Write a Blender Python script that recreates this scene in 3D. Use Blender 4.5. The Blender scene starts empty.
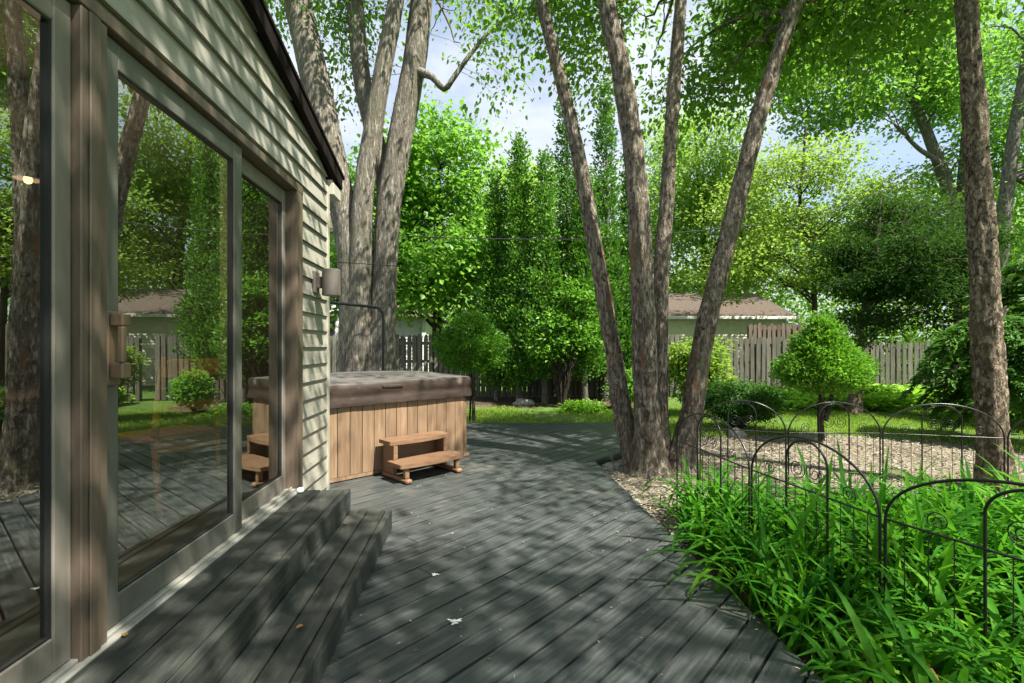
import bpy, math, random
import numpy as np
from mathutils import Vector, Matrix, noise as mnoise

R = math.radians
scene = bpy.context.scene
COL = scene.collection
rng = np.random.default_rng(7)
random.seed(7)

# ------------------------------------------------------------------ camera, sky, sun, exposure
CAM_H = 1.30
F_PX, CX, CY = 480.0, 512.0, 347.0
cam_d = bpy.data.cameras.new('camera')
cam = bpy.data.objects.new('camera', cam_d)
COL.objects.link(cam)
cam.location = (0, 0, CAM_H)
cam.rotation_euler = (R(90), 0, 0)
cam_d.sensor_width = 36.0
cam_d.lens = F_PX / 1024 * 36
cam_d.shift_y = 5.5 / 1024
cam_d.clip_start = 0.05
cam_d.clip_end = 2000
scene.camera = cam

SUN_DIR = Vector((0.80, -0.60, 0)).normalized()
SUN_EL = R(57)
SUN_VEC = Vector((SUN_DIR.x * math.cos(SUN_EL), SUN_DIR.y * math.cos(SUN_EL), math.sin(SUN_EL)))

world = bpy.data.worlds.new('World')
scene.world = world
world.use_nodes = True
nt = world.node_tree
nt.nodes.clear()
wo = nt.nodes.new('ShaderNodeOutputWorld')
bg = nt.nodes.new('ShaderNodeBackground')
sky = nt.nodes.new('ShaderNodeTexSky')
sky.sky_type = 'NISHITA'
sky.sun_disc = False
sky.sun_elevation = SUN_EL
sky.sun_rotation = math.atan2(SUN_DIR.x, SUN_DIR.y)
sky.air_density = 1.0
sky.dust_density = 1.5
bg.inputs['Strength'].default_value = 0.085
tc = nt.nodes.new('ShaderNodeTexCoord')
mp = nt.nodes.new('ShaderNodeMapping')
mp.inputs['Scale'].default_value = (1.0, 1.0, 2.2)
nz = nt.nodes.new('ShaderNodeTexNoise')
nz.inputs['Scale'].default_value = 2.6
nz.inputs['Detail'].default_value = 6
nz.inputs['Roughness'].default_value = 0.55
cr = nt.nodes.new('ShaderNodeValToRGB')
cr.color_ramp.elements[0].position = 0.30
cr.color_ramp.elements[0].color = (0, 0, 0, 1)
cr.color_ramp.elements[1].position = 0.56
cr.color_ramp.elements[1].color = (1, 1, 1, 1)
mxw = nt.nodes.new('ShaderNodeMixRGB')
mxw.inputs['Color2'].default_value = (3.7, 4.0, 4.45, 1)
nt.links.new(tc.outputs['Generated'], mp.inputs['Vector'])
nt.links.new(mp.outputs['Vector'], nz.inputs['Vector'])
nt.links.new(nz.outputs['Fac'], cr.inputs['Fac'])
nt.links.new(cr.outputs['Color'], mxw.inputs['Fac'])
nt.links.new(sky.outputs['Color'], mxw.inputs['Color1'])
nt.links.new(mxw.outputs['Color'], bg.inputs['Color'])
nt.links.new(bg.outputs['Background'], wo.inputs['Surface'])

sun_d = bpy.data.lights.new('sun', 'SUN')
sun_d.energy = 5.0
sun_d.angle = R(0.53)
sun_d.color = (1.0, 0.94, 0.84)
sun = bpy.data.objects.new('sun', sun_d)
COL.objects.link(sun)
sun.rotation_euler = SUN_VEC.to_track_quat('Z', 'Y').to_euler()
sun.location = SUN_VEC * 40

scene.render.engine = 'CYCLES'
scene.view_settings.view_transform = 'Standard'
scene.view_settings.look = 'None'
scene.view_settings.exposure = 1.58
scene.view_settings.gamma = 1.0
scene.cycles.max_bounces = 10
scene.cycles.transparent_max_bounces = 12
scene.cycles.diffuse_bounces = 4
scene.cycles.glossy_bounces = 4
scene.cycles.transmission_bounces = 6
scene.cycles.use_denoising = True

# ------------------------------------------------------------------ helpers
def P(px, py, Y):
    """the place at distance Y in front of the tripod that a bearing and an elevation read from the photograph lead to"""
    return np.array(((px - CX) / F_PX * Y, Y, CAM_H + (CY - py) / F_PX * Y))

class MB:
    """collects verts and faces of any size; build() links them as one mesh object"""
    def __init__(self):
        self.v, self.f, self.n = [], [], 0
    def add(self, verts, faces):
        verts = np.asarray(verts, dtype=np.float64).reshape(-1, 3)
        faces = np.asarray(faces, dtype=np.int64)
        if faces.ndim == 1:
            faces = faces.reshape(1, -1)
        self.v.append(verts)
        self.f.append(faces + self.n)
        self.n += len(verts)
    def box(self, x0, x1, y0, y1, z0, z1, M=None):
        v = np.array([(x0,y0,z0),(x1,y0,z0),(x1,y1,z0),(x0,y1,z0),(x0,y0,z1),(x1,y0,z1),(x1,y1,z1),(x0,y1,z1)], float)
        if M is not None:
            v = np.array([tuple(M @ Vector(p)) for p in v])
        self.add(v, [(0,3,2,1),(4,5,6,7),(0,1,5,4),(1,2,6,5),(2,3,7,6),(3,0,4,7)])
    def prism(self, poly, z0, z1):
        """vertical prism over a polygon, counter-clockwise"""
        p = np.asarray(poly, float)
        n = len(p)
        lo = np.c_[p, np.full(n, z0)]
        hi = np.c_[p, np.full(n, z1)]
        base = np.vstack([lo, hi])
        i = np.arange(n)
        self.add(base, np.c_[i, (i+1) % n, (i+1) % n + n, i + n])
        self.add(hi, np.arange(n))
        self.add(lo, np.arange(n)[::-1])
    def tube(self, pts, rad, n=8, jitter=None, cap=True):
        pts = np.asarray(pts, float)
        m = len(pts)
        rad = np.broadcast_to(np.asarray(rad, float), (m,))
        t = np.gradient(pts, axis=0)
        t /= np.linalg.norm(t, axis=1)[:, None] + 1e-12
        u = np.zeros((m, 3))
        a = np.array((0, 0, 1.0)) if abs(t[0, 2]) < 0.9 else np.array((1.0, 0, 0))
        u0 = a - t[0] * a.dot(t[0])
        u[0] = u0 / np.linalg.norm(u0)
        for i in range(1, m):
            w = u[i-1] - t[i] * u[i-1].dot(t[i])
            u[i] = w / (np.linalg.norm(w) + 1e-12)
        w = np.cross(t, u)
        th = np.arange(n) / n * 2 * math.pi
        rr = np.repeat(rad[:, None], n, 1)
        if jitter is not None:
            rr = rr * jitter(pts, th)
        V = pts[:, None, :] + rr[:, :, None] * (np.cos(th)[None, :, None] * u[:, None, :] + np.sin(th)[None, :, None] * w[:, None, :])
        i, j = np.meshgrid(np.arange(m-1), np.arange(n), indexing='ij')
        j2 = (j + 1) % n
        F = np.stack([i*n+j, i*n+j2, (i+1)*n+j2, (i+1)*n+j], -1).reshape(-1, 4)
        self.add(V.reshape(-1, 3), F)
        if cap:
            self.add(V[0], np.arange(n)[::-1])
            self.add(V[-1], np.arange(n))
    def lathe(self, prof, n=24, c=(0, 0, 0)):
        prof = np.asarray(prof, float)
        pts = np.c_[np.zeros(len(prof)), np.zeros(len(prof)), prof[:, 1]] + np.asarray(c, float)
        th = np.arange(n) / n * 2 * math.pi
        V = np.stack([pts[:, None, 0] + prof[:, None, 0]*np.cos(th), pts[:, None, 1] + prof[:, None, 0]*np.sin(th), np.repeat(pts[:, 2:3], n, 1)], -1)
        m = len(prof)
        i, j = np.meshgrid(np.arange(m-1), np.arange(n), indexing='ij')
        j2 = (j + 1) % n
        self.add(V.reshape(-1, 3), np.stack([i*n+j, i*n+j2, (i+1)*n+j2, (i+1)*n+j], -1).reshape(-1, 4))
        self.add(V[0], np.arange(n)[::-1]); self.add(V[-1], np.arange(n))
    def build(self, name, mat, parent=None, smooth=False, bevel=0, origin=None):
        V = np.vstack(self.v)
        if origin is not None:
            V = V - np.asarray(origin, float)
        tot = np.concatenate([np.full(len(f), f.shape[1]) for f in self.f])
        lv = np.concatenate([f.ravel() for f in self.f])
        st = np.concatenate([[0], np.cumsum(tot)[:-1]])
        me = bpy.data.meshes.new(name)
        me.vertices.add(len(V)); me.vertices.foreach_set('co', V.astype(np.float32).ravel())
        me.loops.add(len(lv)); me.loops.foreach_set('vertex_index', lv.astype(np.int32))
        me.polygons.add(len(tot))
        me.polygons.foreach_set('loop_start', st.astype(np.int32))
        me.polygons.foreach_set('loop_total', tot.astype(np.int32))
        me.update(calc_edges=True)
        me.validate()
        me.polygons.foreach_set('use_smooth', np.full(len(me.polygons), bool(smooth)))
        me.update()
        o = bpy.data.objects.new(name, me)
        COL.objects.link(o)
        if mat is not None:
            me.materials.append(mat)
        if parent is not None:
            o.parent = parent
        if origin is not None:
            o.location = tuple(origin)
        if bevel:
            b = o.modifiers.new('bevel', 'BEVEL')
            b.width = bevel; b.segments = 1; b.limit_method = 'ANGLE'; b.angle_limit = R(40)
        return o

def tag(o, label=None, cat=None, group=None, kind=None):
    if label: o['label'] = label
    if cat: o['category'] = cat
    if group: o['group'] = group
    if kind: o['kind'] = kind
    return o

def empty(name, loc=(0, 0, 0), rz=0.0):
    o = bpy.data.objects.new(name, None)
    COL.objects.link(o)
    o.location = tuple(loc)
    o.rotation_euler = (0, 0, rz)
    o.empty_display_size = 0.2
    return o

def smooth_path(pts, step=0.06):
    """Catmull-Rom through points (rows may carry extra columns such as a radius)"""
    p = np.asarray(pts, float)
    p = np.vstack([2*p[0]-p[1], p, 2*p[-1]-p[-2]])
    out = []
    for i in range(1, len(p)-2):
        a, b, c, d = p[i-1], p[i], p[i+1], p[i+2]
        k = max(2, int(np.linalg.norm((c-b)[:3]) / step))
        t = np.linspace(0, 1, k, endpoint=False)[:, None]
        out.append(0.5*((2*b)+(-a+c)*t+(2*a-5*b+4*c-d)*t**2+(-a+3*b-3*c+d)*t**3))
    out.append(p[-2][None])
    return np.vstack(out)

# ------------------------------------------------------------------ materials
def mat_new(name):
    m = bpy.data.materials.new(name)
    m.use_nodes = True
    n = m.node_tree
    n.nodes.clear()
    out = n.nodes.new('ShaderNodeOutputMaterial')
    return m, n, out

def node(n, t, **kw):
    x = n.nodes.new(t)
    for k, v in kw.items():
        if k in x.inputs: x.inputs[k].default_value = v
        else: setattr(x, k, v)
    return x

def ramp(n, stops, fac):
    x = n.nodes.new('ShaderNodeValToRGB')
    e = x.color_ramp.elements
    while len(e) < len(stops): e.new(0.5)
    for i, (p, c) in enumerate(stops):
        e[i].position = p
        e[i].color = (*c, 1) if len(c) == 3 else c
    n.links.new(fac, x.inputs['Fac'])
    return x.outputs['Color']

def grain_mat(name, stops, scale=(3, 3, 3), rough=0.6, bump=0.2, bump_dist=0.01, detail=6, noise_scale=4.0, spec=0.4, stain=None, island=0.0, fine=None):
    """noise-driven surface: colour ramp over a stretched noise, with stains, per-piece tone and bump"""
    m, n, out = mat_new(name)
    b = node(n, 'ShaderNodeBsdfPrincipled', Roughness=rough)
    b.inputs['Specular IOR Level'].default_value = spec
    tcn = node(n, 'ShaderNodeTexCoord')
    mpn = node(n, 'ShaderNodeMapping')
    mpn.inputs['Scale'].default_value = scale
    n.links.new(tcn.outputs['Object'], mpn.inputs['Vector'])
    geo = node(n, 'ShaderNodeNewGeometry')
    vec = mpn.outputs['Vector']
    if island:
        ad = node(n, 'ShaderNodeVectorMath', operation='ADD')
        ml = node(n, 'ShaderNodeMath', operation='MULTIPLY'); ml.inputs[1].default_value = 37.0
        n.links.new(geo.outputs['Random Per Island'], ml.inputs[0])
        n.links.new(vec, ad.inputs[0]); n.links.new(ml.outputs[0], ad.inputs[1])
        vec = ad.outputs[0]
    nn = node(n, 'ShaderNodeTexNoise', Scale=noise_scale, Detail=detail, Roughness=0.6)
    n.links.new(vec, nn.inputs['Vector'])
    col = ramp(n, stops, nn.outputs['Fac'])
    if stain:
        s2 = node(n, 'ShaderNodeTexNoise', Scale=stain[1], Detail=5, Roughness=0.65)
        n.links.new(tcn.outputs['Object'], s2.inputs['Vector'])
        rr = ramp(n, [(stain[2], (0, 0, 0)), (stain[3], (1, 1, 1))], s2.outputs['Fac'])
        mx = node(n, 'ShaderNodeMixRGB'); mx.inputs['Color2'].default_value = (*stain[0], 1)
        n.links.new(rr, mx.inputs['Fac']); n.links.new(col, mx.inputs['Color1'])
        col = mx.outputs['Color']
    if island:
        hs = node(n, 'ShaderNodeHueSaturation')
        mr = node(n, 'ShaderNodeMapRange'); mr.inputs['To Min'].default_value = 1-island; mr.inputs['To Max'].default_value = 1+island
        n.links.new(geo.outputs['Random Per Island'], mr.inputs['Value'])
        n.links.new(mr.outputs['Result'], hs.inputs['Value']); n.links.new(col, hs.inputs['Color'])
        col = hs.outputs['Color']
    n.links.new(col, b.inputs['Base Color'])
    rmap = node(n, 'ShaderNodeMapRange'); rmap.inputs['To Min'].default_value = max(0.05, rough-0.12); rmap.inputs['To Max'].default_value = min(1, rough+0.12)
    n.links.new(nn.outputs['Fac'], rmap.inputs['Value']); n.links.new(rmap.outputs['Result'], b.inputs['Roughness'])
    if bump:
        bp = node(n, 'ShaderNodeBump', Strength=bump, Distance=bump_dist)
        n.links.new(nn.outputs['Fac'], bp.inputs['Height'])
        n.links.new(bp.outputs['Normal'], b.inputs['Normal'])
    n.links.new(b.outputs['BSDF'], out.inputs['Surface'])
    return m

def leaf_mat(name, dark, mid, light, trans, tmix=0.42, rough=0.45, spec=0.35, clump=1.2):
    """leaves: each leaf its own tone, clumps differ, light passes through"""
    if name not in ('daylily_leaf', 'dry_leaf', 'hemlock_spray'):
        dark, mid, light = (tuple(v*k for v, k in zip(c, (1.35, 1.22, 1.1))) for c in (dark, mid, light))
    m, n, out = mat_new(name)
    geo = node(n, 'ShaderNodeNewGeometry')
    tcn = node(n, 'ShaderNodeTexCoord')
    nn = node(n, 'ShaderNodeTexNoise', Scale=clump, Detail=3)
    n.links.new(tcn.outputs['Object'], nn.inputs['Vector'])
    av = node(n, 'ShaderNodeMath', operation='MULTIPLY_ADD'); av.inputs[1].default_value = 0.45; 
    n.links.new(geo.outputs['Random Per Island'], av.inputs[0])
    sc = node(n, 'ShaderNodeMath', operation='MULTIPLY_ADD'); sc.inputs[1].default_value = 1.2; sc.inputs[2].default_value = -0.32
    oi = node(n, 'ShaderNodeObjectInfo')
    o2 = node(n, 'ShaderNodeMath', operation='MULTIPLY_ADD'); o2.inputs[1].default_value = 0.22; o2.inputs[2].default_value = -0.43
    n.links.new(oi.outputs['Random'], o2.inputs[0]); n.links.new(o2.outputs[0], sc.inputs[2])
    n.links.new(nn.outputs['Fac'], sc.inputs[0]); n.links.new(sc.outputs[0], av.inputs[2])
    col = ramp(n, [(0.12, dark), (0.5, mid), (0.9, light)], av.outputs[0])
    b = node(n, 'ShaderNodeBsdfPrincipled', Roughness=rough)
    b.inputs['Specular IOR Level'].default_value = spec
    n.links.new(col, b.inputs['Base Color'])
    tr = node(n, 'ShaderNodeBsdfTranslucent')
    tm = node(n, 'ShaderNodeMixRGB', blend_type='MIX'); tm.inputs['Fac'].default_value = 0.65
    tm.inputs['Color2'].default_value = (*trans, 1)
    n.links.new(col, tm.inputs['Color1']); n.links.new(tm.outputs['Color'], tr.inputs['Color'])
    mx = node(n, 'ShaderNodeMixShader'); mx.inputs['Fac'].default_value = tmix
    n.links.new(b.outputs['BSDF'], mx.inputs[1]); n.links.new(tr.outputs['BSDF'], mx.inputs[2])
    n.links.new(mx.outputs['Shader'], out.inputs['Surface'])
    return m

def bark_mat(name, dark, mid, light, moss=None, scale=1.0, flake=None, bump=0.9, plates=0.35, stretch=0.16):
    """furrowed bark: ridged noise drawn out lengthwise, broken into scales, with peeling and mossy patches"""
    m, n, out = mat_new(name)
    b = node(n, 'ShaderNodeBsdfPrincipled', Roughness=0.88)
    b.inputs['Specular IOR Level'].default_value = 0.15
    tcn = node(n, 'ShaderNodeTexCoord')
    mpn = node(n, 'ShaderNodeMapping'); mpn.inputs['Scale'].default_value = (1, 1, stretch)
    n.links.new(tcn.outputs['Object'], mpn.inputs['Vector'])
    def nz_(sc, det, ro, dist=0.0, vec=mpn.outputs['Vector']):
        x = node(n, 'ShaderNodeTexNoise', Scale=sc*scale, Detail=det, Roughness=ro, Distortion=dist)
        n.links.new(vec, x.inputs['Vector']); return x.outputs['Fac']
    def mth(op, a, b_=None, c=None):
        x = node(n, 'ShaderNodeMath', operation=op)
        for i, q in enumerate((a, b_, c)):
            if q is None: continue
            if isinstance(q, (int, float)): x.inputs[i].default_value = q
            else: n.links.new(q, x.inputs[i])
        return x.outputs[0]
    n1 = nz_(19, 5, 0.6, 0.6)
    ridge = mth('ABSOLUTE', mth('MULTIPLY_ADD', n1, 2.0, -1.0))
    ridge = mth('MINIMUM', mth('MULTIPLY', ridge, 3.2), 1.0)
    mp2 = node(n, 'ShaderNodeMapping'); mp2.inputs['Scale'].default_value = (1, 1, 0.55)
    n.links.new(tcn.outputs['Object'], mp2.inputs['Vector'])
    wob = node(n, 'ShaderNodeTexNoise', Scale=14*scale, Detail=3)
    n.links.new(mp2.outputs['Vector'], wob.inputs['Vector'])
    va = node(n, 'ShaderNodeVectorMath', operation='MULTIPLY_ADD'); va.inputs[1].default_value = (.12, .12, .12)
    n.links.new(wob.outputs['Color'], va.inputs[0]); n.links.new(mp2.outputs['Vector'], va.inputs[2])
    vo = node(n, 'ShaderNodeTexVoronoi', feature='F1', Scale=30*scale)
    n.links.new(va.outputs[0], vo.inputs['Vector'])
    sep = node(n, 'ShaderNodeSeparateColor'); n.links.new(vo.outputs['Color'], sep.inputs[0])
    fine = nz_(75, 6, 0.7, 0.3, tcn.outputs['Object'])
    hgt = mth('MULTIPLY_ADD', ridge, 0.55, mth('MULTIPLY_ADD', sep.outputs[0], plates, mth('MULTIPLY', fine, 0.45)))
    col = ramp(n, [(0.22, dark), (0.62, mid), (1.0, light)], mth('MULTIPLY', hgt, 1.0/(0.75+plates*0.7)))
    def patch(col, c, sc, p0, p1, top=1.0, vec=tcn.outputs['Object']):
        f = nz_(sc/scale, 6, 0.7, 0.0, vec)
        r3 = ramp(n, [(p0, (0, 0, 0)), (p1, (top, top, top))], f)
        mx = node(n, 'ShaderNodeMixRGB'); mx.inputs['Color2'].default_value = (*c, 1)
        n.links.new(r3, mx.inputs['Fac']); n.links.new(col, mx.inputs['Color1']); return mx.outputs['Color']
    if moss: col = patch(col, moss, 2.6, 0.50, 0.70, 0.6)
    if flake: col = patch(col, flake, 5.0, 0.60, 0.66, 0.8, mpn.outputs['Vector'])
    n.links.new(col, b.inputs['Base Color'])
    bp = node(n, 'ShaderNodeBump', Strength=bump, Distance=0.022)
    n.links.new(hgt, bp.inputs['Height'])
    n.links.new(bp.outputs['Normal'], b.inputs['Normal'])
    n.links.new(b.outputs['BSDF'], out.inputs['Surface'])
    return m

def plain(name, col, rough=0.5, metal=0.0, spec=0.5, var=0.12, scale=6.0, bump=0.05):
    a = tuple(c*(1-var) for c in col); c2 = tuple(min(1, c*(1+var)) for c in col)
    m = grain_mat(name, [(0.3, a), (0.7, c2)], (1, 1, 1), rough, bump, 0.003, 5, scale, spec)
    if metal:
        for x in m.node_tree.nodes:
            if x.type == 'BSDF_PRINCIPLED': x.inputs['Metallic'].default_value = metal
    return m

M = {}
DECK_ANG = math.atan2(0.93, 1.0)      # boards run this far to the right of straight ahead
M['deck'] = grain_mat('deck_stain', [(0.32, (0.026, 0.033, 0.033)), (0.52, (0.052, 0.059, 0.057)), (0.74, (0.108, 0.111, 0.102))],
                      (1, 1, 1), 0.46, 0.25, 0.003, 8, 6.0, 0.5, ((0.135, 0.13, 0.115), 1.3, 0.56, 0.76), island=0.13)
def add_lengthwise(mat, ang, sx, sy):
    for x in mat.node_tree.nodes:
        if x.type == 'MAPPING':
            x.vector_type = 'TEXTURE'
            x.inputs['Rotation'].default_value = (0, 0, -ang)
            x.inputs['Scale'].default_value = (1/sx, 1/sy, 1)
            return
add_lengthwise(M['deck'], DECK_ANG, 10.0, 0.6)
M['step'] = grain_mat('step_stain', [(0.30, (0.018, 0.022, 0.019)), (0.55, (0.036, 0.040, 0.035)), (0.78, (0.072, 0.075, 0.066))],
                      (5, 0.7, 6), 0.55, 0.35, 0.004, 9, 7.0, 0.4, ((0.14, 0.138, 0.12), 2.2, 0.58, 0.74), island=0.10)
M['siding'] = grain_mat('vinyl_siding', [(0.3, (0.265, 0.255, 0.212)), (0.7, (0.318, 0.307, 0.256))], (6, 0.6, 14), 0.45, 0.08, 0.002, 6, 5.0, 0.4,
                        ((0.27, 0.265, 0.20), 1.6, 0.56, 0.8))
M['trim'] = grain_mat('taupe_trim', [(0.3, (0.10, 0.074, 0.054)), (0.7, (0.155, 0.119, 0.088))], (8, 8, 0.8), 0.42, 0.1, 0.002, 6, 5.0, 0.4)
M['trim_light'] = grain_mat('taupe_metal_sash', [(0.3, (0.17, 0.152, 0.125)), (0.7, (0.225, 0.203, 0.17))], (8, 8, 0.8), 0.36, 0.06, 0.002, 6, 5.0, 0.5)
M['sash'] = grain_mat('grey_green_sash', [(0.3, (0.10, 0.10, 0.083)), (0.7, (0.14, 0.138, 0.115))], (8, 8, 0.8), 0.4, 0.06, 0.002, 6, 5.0, 0.5)
M['corner'] = plain('corner_trim', (0.38, 0.365, 0.29), 0.45)
M['sill'] = plain('sill_aluminium', (0.30, 0.295, 0.26), 0.4)
M['fascia'] = plain('dark_brown_fascia', (0.013, 0.010, 0.009), 0.9, spec=0.06)
M['soffit'] = plain('soffit_paint', (0.40, 0.385, 0.33), 0.5)
M['shingle'] = grain_mat('roof_shingle', [(0.25, (0.05, 0.038, 0.030)), (0.55, (0.095, 0.073, 0.057)), (0.8, (0.145, 0.116, 0.094))], (2, 5, 5), 0.9, 0.6, 0.02, 8, 5.0, 0.2, ((0.07, 0.055, 0.045), 0.8, 0.5, 0.7))
M['black'] = plain('black_gasket', (0.015, 0.015, 0.015), 0.6)
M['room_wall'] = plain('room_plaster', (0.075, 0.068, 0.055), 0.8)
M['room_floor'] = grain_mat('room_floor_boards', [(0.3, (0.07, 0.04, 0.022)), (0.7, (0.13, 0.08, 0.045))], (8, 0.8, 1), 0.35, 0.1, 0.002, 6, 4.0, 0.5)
M['chairwood'] = grain_mat('chair_wood', [(0.3, (0.40, 0.20, 0.09)), (0.7, (0.55, 0.32, 0.16))], (8, 8, 1), 0.4, 0.1, 0.002, 6, 5.0, 0.5)
M['handle'] = grain_mat('handle_wood', [(0.3, (0.15, 0.095, 0.06)), (0.7, (0.23, 0.155, 0.10))], (8, 8, 1.5), 0.42, 0.1, 0.002, 6, 6.0, 0.5)
M['cedar'] = grain_mat('tub_cedar', [(0.22, (0.125, 0.078, 0.045)), (0.55, (0.215, 0.142, 0.086)), (0.82, (0.30, 0.212, 0.138))], (9, 9, 0.7), 0.5, 0.18, 0.003, 8, 4.0, 0.35, ((0.28, 0.15, 0.07), 2.0, 0.6, 0.8), island=0.14)
M['cedar_step'] = grain_mat('step_resin', [(0.25, (0.125, 0.072, 0.042)), (0.6, (0.19, 0.112, 0.064)), (0.85, (0.26, 0.165, 0.10))], (2, 9, 9), 0.42, 0.15, 0.003, 8, 4.0, 0.4, island=0.08)
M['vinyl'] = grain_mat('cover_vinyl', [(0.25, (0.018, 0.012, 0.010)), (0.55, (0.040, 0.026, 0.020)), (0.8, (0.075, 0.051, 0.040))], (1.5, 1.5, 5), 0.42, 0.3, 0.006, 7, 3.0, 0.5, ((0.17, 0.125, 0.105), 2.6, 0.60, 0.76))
M['vinyl_top'] = grain_mat('cover_vinyl_grey', [(0.3, (0.085, 0.078, 0.071)), (0.7, (0.13, 0.12, 0.11))], (1, 1, 1), 0.5, 0.15, 0.004, 7, 4.0, 0.4)  # cover top is lighter and greyer than the vinyl sides
M['lamp'] = plain('lamp_bronze', (0.12, 0.105, 0.092), 0.5, spec=0.4)
M['iron'] = plain('black_wire_coating', (0.012, 0.012, 0.012), 0.35, spec=0.5)
M['lifter'] = plain('lifter_tube', (0.02, 0.02, 0.02), 0.4)
M['fence'] = grain_mat('weathered_fence', [(0.25, (0.07, 0.067, 0.054)), (0.55, (0.14, 0.135, 0.110)), (0.8, (0.22, 0.215, 0.18))], (9, 9, 0.7), 0.85, 0.3, 0.006, 8, 4.0, 0.2, ((0.10, 0.11, 0.07), 1.3, 0.55, 0.75), island=0.2)
M['fence_brown'] = grain_mat('brown_fence', [(0.25, (0.09, 0.068, 0.05)), (0.6, (0.165, 0.13, 0.098)), (0.85, (0.24, 0.20, 0.155))], (9, 9, 0.7), 0.85, 0.3, 0.006, 8, 4.0, 0.2, island=0.2)
M['white_siding'] = plain('neighbour_siding', (0.62, 0.62, 0.57), 0.5)
M['beige_siding'] = plain('garage_siding', (0.66, 0.62, 0.50), 0.5)
M['white'] = plain('white_paint', (0.75, 0.75, 0.72), 0.4)
M['stone'] = grain_mat('stone', [(0.3, (0.16, 0.15, 0.13)), (0.7, (0.33, 0.31, 0.27))], (1, 1, 1), 0.9, 0.6, 0.02, 8, 6.0, 0.2)
M['cable'] = plain('cable_rubber', (0.02, 0.02, 0.02), 0.6)
M['red'] = plain('red_plastic', (0.55, 0.03, 0.03), 0.4)

BARK = {
 'birch': bark_mat('flaky_bark', (0.030, 0.024, 0.018), (0.175, 0.143, 0.112), (0.40, 0.345, 0.28), moss=(0.17, 0.16, 0.09), flake=(0.23, 0.105, 0.055), bump=1.0, plates=0.5, stretch=0.25, scale=1.1),
 'big': bark_mat('furrowed_bark', (0.06, 0.053, 0.042), (0.19, 0.17, 0.138), (0.33, 0.305, 0.255), moss=(0.14, 0.145, 0.085), scale=1.15, bump=0.9, plates=0.2, stretch=0.14),
 'dark': bark_mat('dark_bark', (0.016, 0.013, 0.010), (0.05, 0.04, 0.032), (0.10, 0.08, 0.062), scale=1.3),
 'plate': bark_mat('plated_bark', (0.026, 0.020, 0.014), (0.145, 0.112, 0.080), (0.34, 0.28, 0.20), moss=(0.14, 0.13, 0.07), scale=1.2, bump=1.0, plates=0.7, stretch=0.5),
 'grey': bark_mat('grey_bark', (0.05, 0.045, 0.038), (0.13, 0.12, 0.098), (0.23, 0.215, 0.175), scale=1.0),
}
LEAF = {
 'canopy': leaf_mat('canopy_leaf', (0.028, 0.078, 0.010), (0.066, 0.165, 0.020), (0.135, 0.27, 0.034), (0.27, 0.56, 0.04), 0.5),
 'maple': leaf_mat('maple_leaf', (0.042, 0.125, 0.012), (0.095, 0.25, 0.024), (0.18, 0.37, 0.038), (0.30, 0.60, 0.07), 0.48),
 'bright': leaf_mat('bright_leaf', (0.075, 0.175, 0.018), (0.15, 0.30, 0.032), (0.25, 0.42, 0.05), (0.39, 0.64, 0.08), 0.5),
 'lime': leaf_mat('lime_leaf', (0.075, 0.145, 0.018), (0.14, 0.25, 0.032), (0.23, 0.34, 0.052), (0.37, 0.57, 0.08), 0.5),
 'cedar': leaf_mat('arborvitae_spray', (0.010, 0.040, 0.007), (0.036, 0.125, 0.015), (0.15, 0.33, 0.035), (0.16, 0.42, 0.03), 0.28, clump=4.5),  # clump noise puts lit fronts and shaded gaps into the leaf colour
 'hemlock': leaf_mat('hemlock_spray', (0.010, 0.034, 0.006), (0.022, 0.064, 0.010), (0.06, 0.13, 0.017), (0.08, 0.20, 0.018), 0.32, spec=0.1, rough=0.65, clump=2.0),
 'topiary': leaf_mat('topiary_leaf', (0.022, 0.075, 0.010), (0.070, 0.20, 0.016), (0.16, 0.36, 0.030), (0.22, 0.52, 0.03), 0.36, clump=6.0),
 'yew': leaf_mat('yew_leaf', (0.016, 0.055, 0.010), (0.036, 0.115, 0.016), (0.085, 0.20, 0.028), (0.12, 0.32, 0.03), 0.32, spec=0.2),
 'fern': leaf_mat('fern_leaf', (0.09, 0.21, 0.018), (0.16, 0.36, 0.03), (0.25, 0.47, 0.048), (0.42, 0.78, 0.06), 0.45),
 'lily': leaf_mat('daylily_leaf', (0.014, 0.075, 0.006), (0.038, 0.165, 0.010), (0.12, 0.28, 0.020), (0.14, 0.44, 0.018), 0.40, rough=0.6, spec=0.1, clump=3.0),
 'grass': leaf_mat('grass_blade', (0.08, 0.155, 0.015), (0.14, 0.25, 0.026), (0.24, 0.34, 0.045), (0.32, 0.55, 0.05), 0.4, clump=0.7),
 'far': leaf_mat('far_leaf', (0.055, 0.14, 0.017), (0.12, 0.26, 0.03), (0.21, 0.38, 0.045), (0.38, 0.66, 0.06), 0.48, clump=0.35),
 'dry': leaf_mat('dry_leaf', (0.20, 0.10, 0.03), (0.32, 0.17, 0.05), (0.42, 0.27, 0.09), (0.4, 0.25, 0.08), 0.2),
}
def ground_mat(name, stops, scale, bump, dist, stain):
    return grain_mat(name, stops, (1, 1, 1), 0.95, bump, dist, 10, scale, 0.15, stain)
M['lawn'] = ground_mat('lawn_soil', [(0.3, (0.035, 0.075, 0.014)), (0.55, (0.07, 0.13, 0.022)), (0.75, (0.13, 0.16, 0.045))], 5.0, 0.8, 0.03, ((0.15, 0.125, 0.08), 0.6, 0.58, 0.74))
M['mulch'] = ground_mat('weathered_mulch', [(0.28, (0.07, 0.058, 0.040)), (0.5, (0.185, 0.160, 0.116)), (0.72, (0.33, 0.295, 0.225))], 26.0, 1.0, 0.02, ((0.12, 0.100, 0.070), 1.1, 0.47, 0.64))  # dark patches: leaf debris, and shade put into the colour
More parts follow.
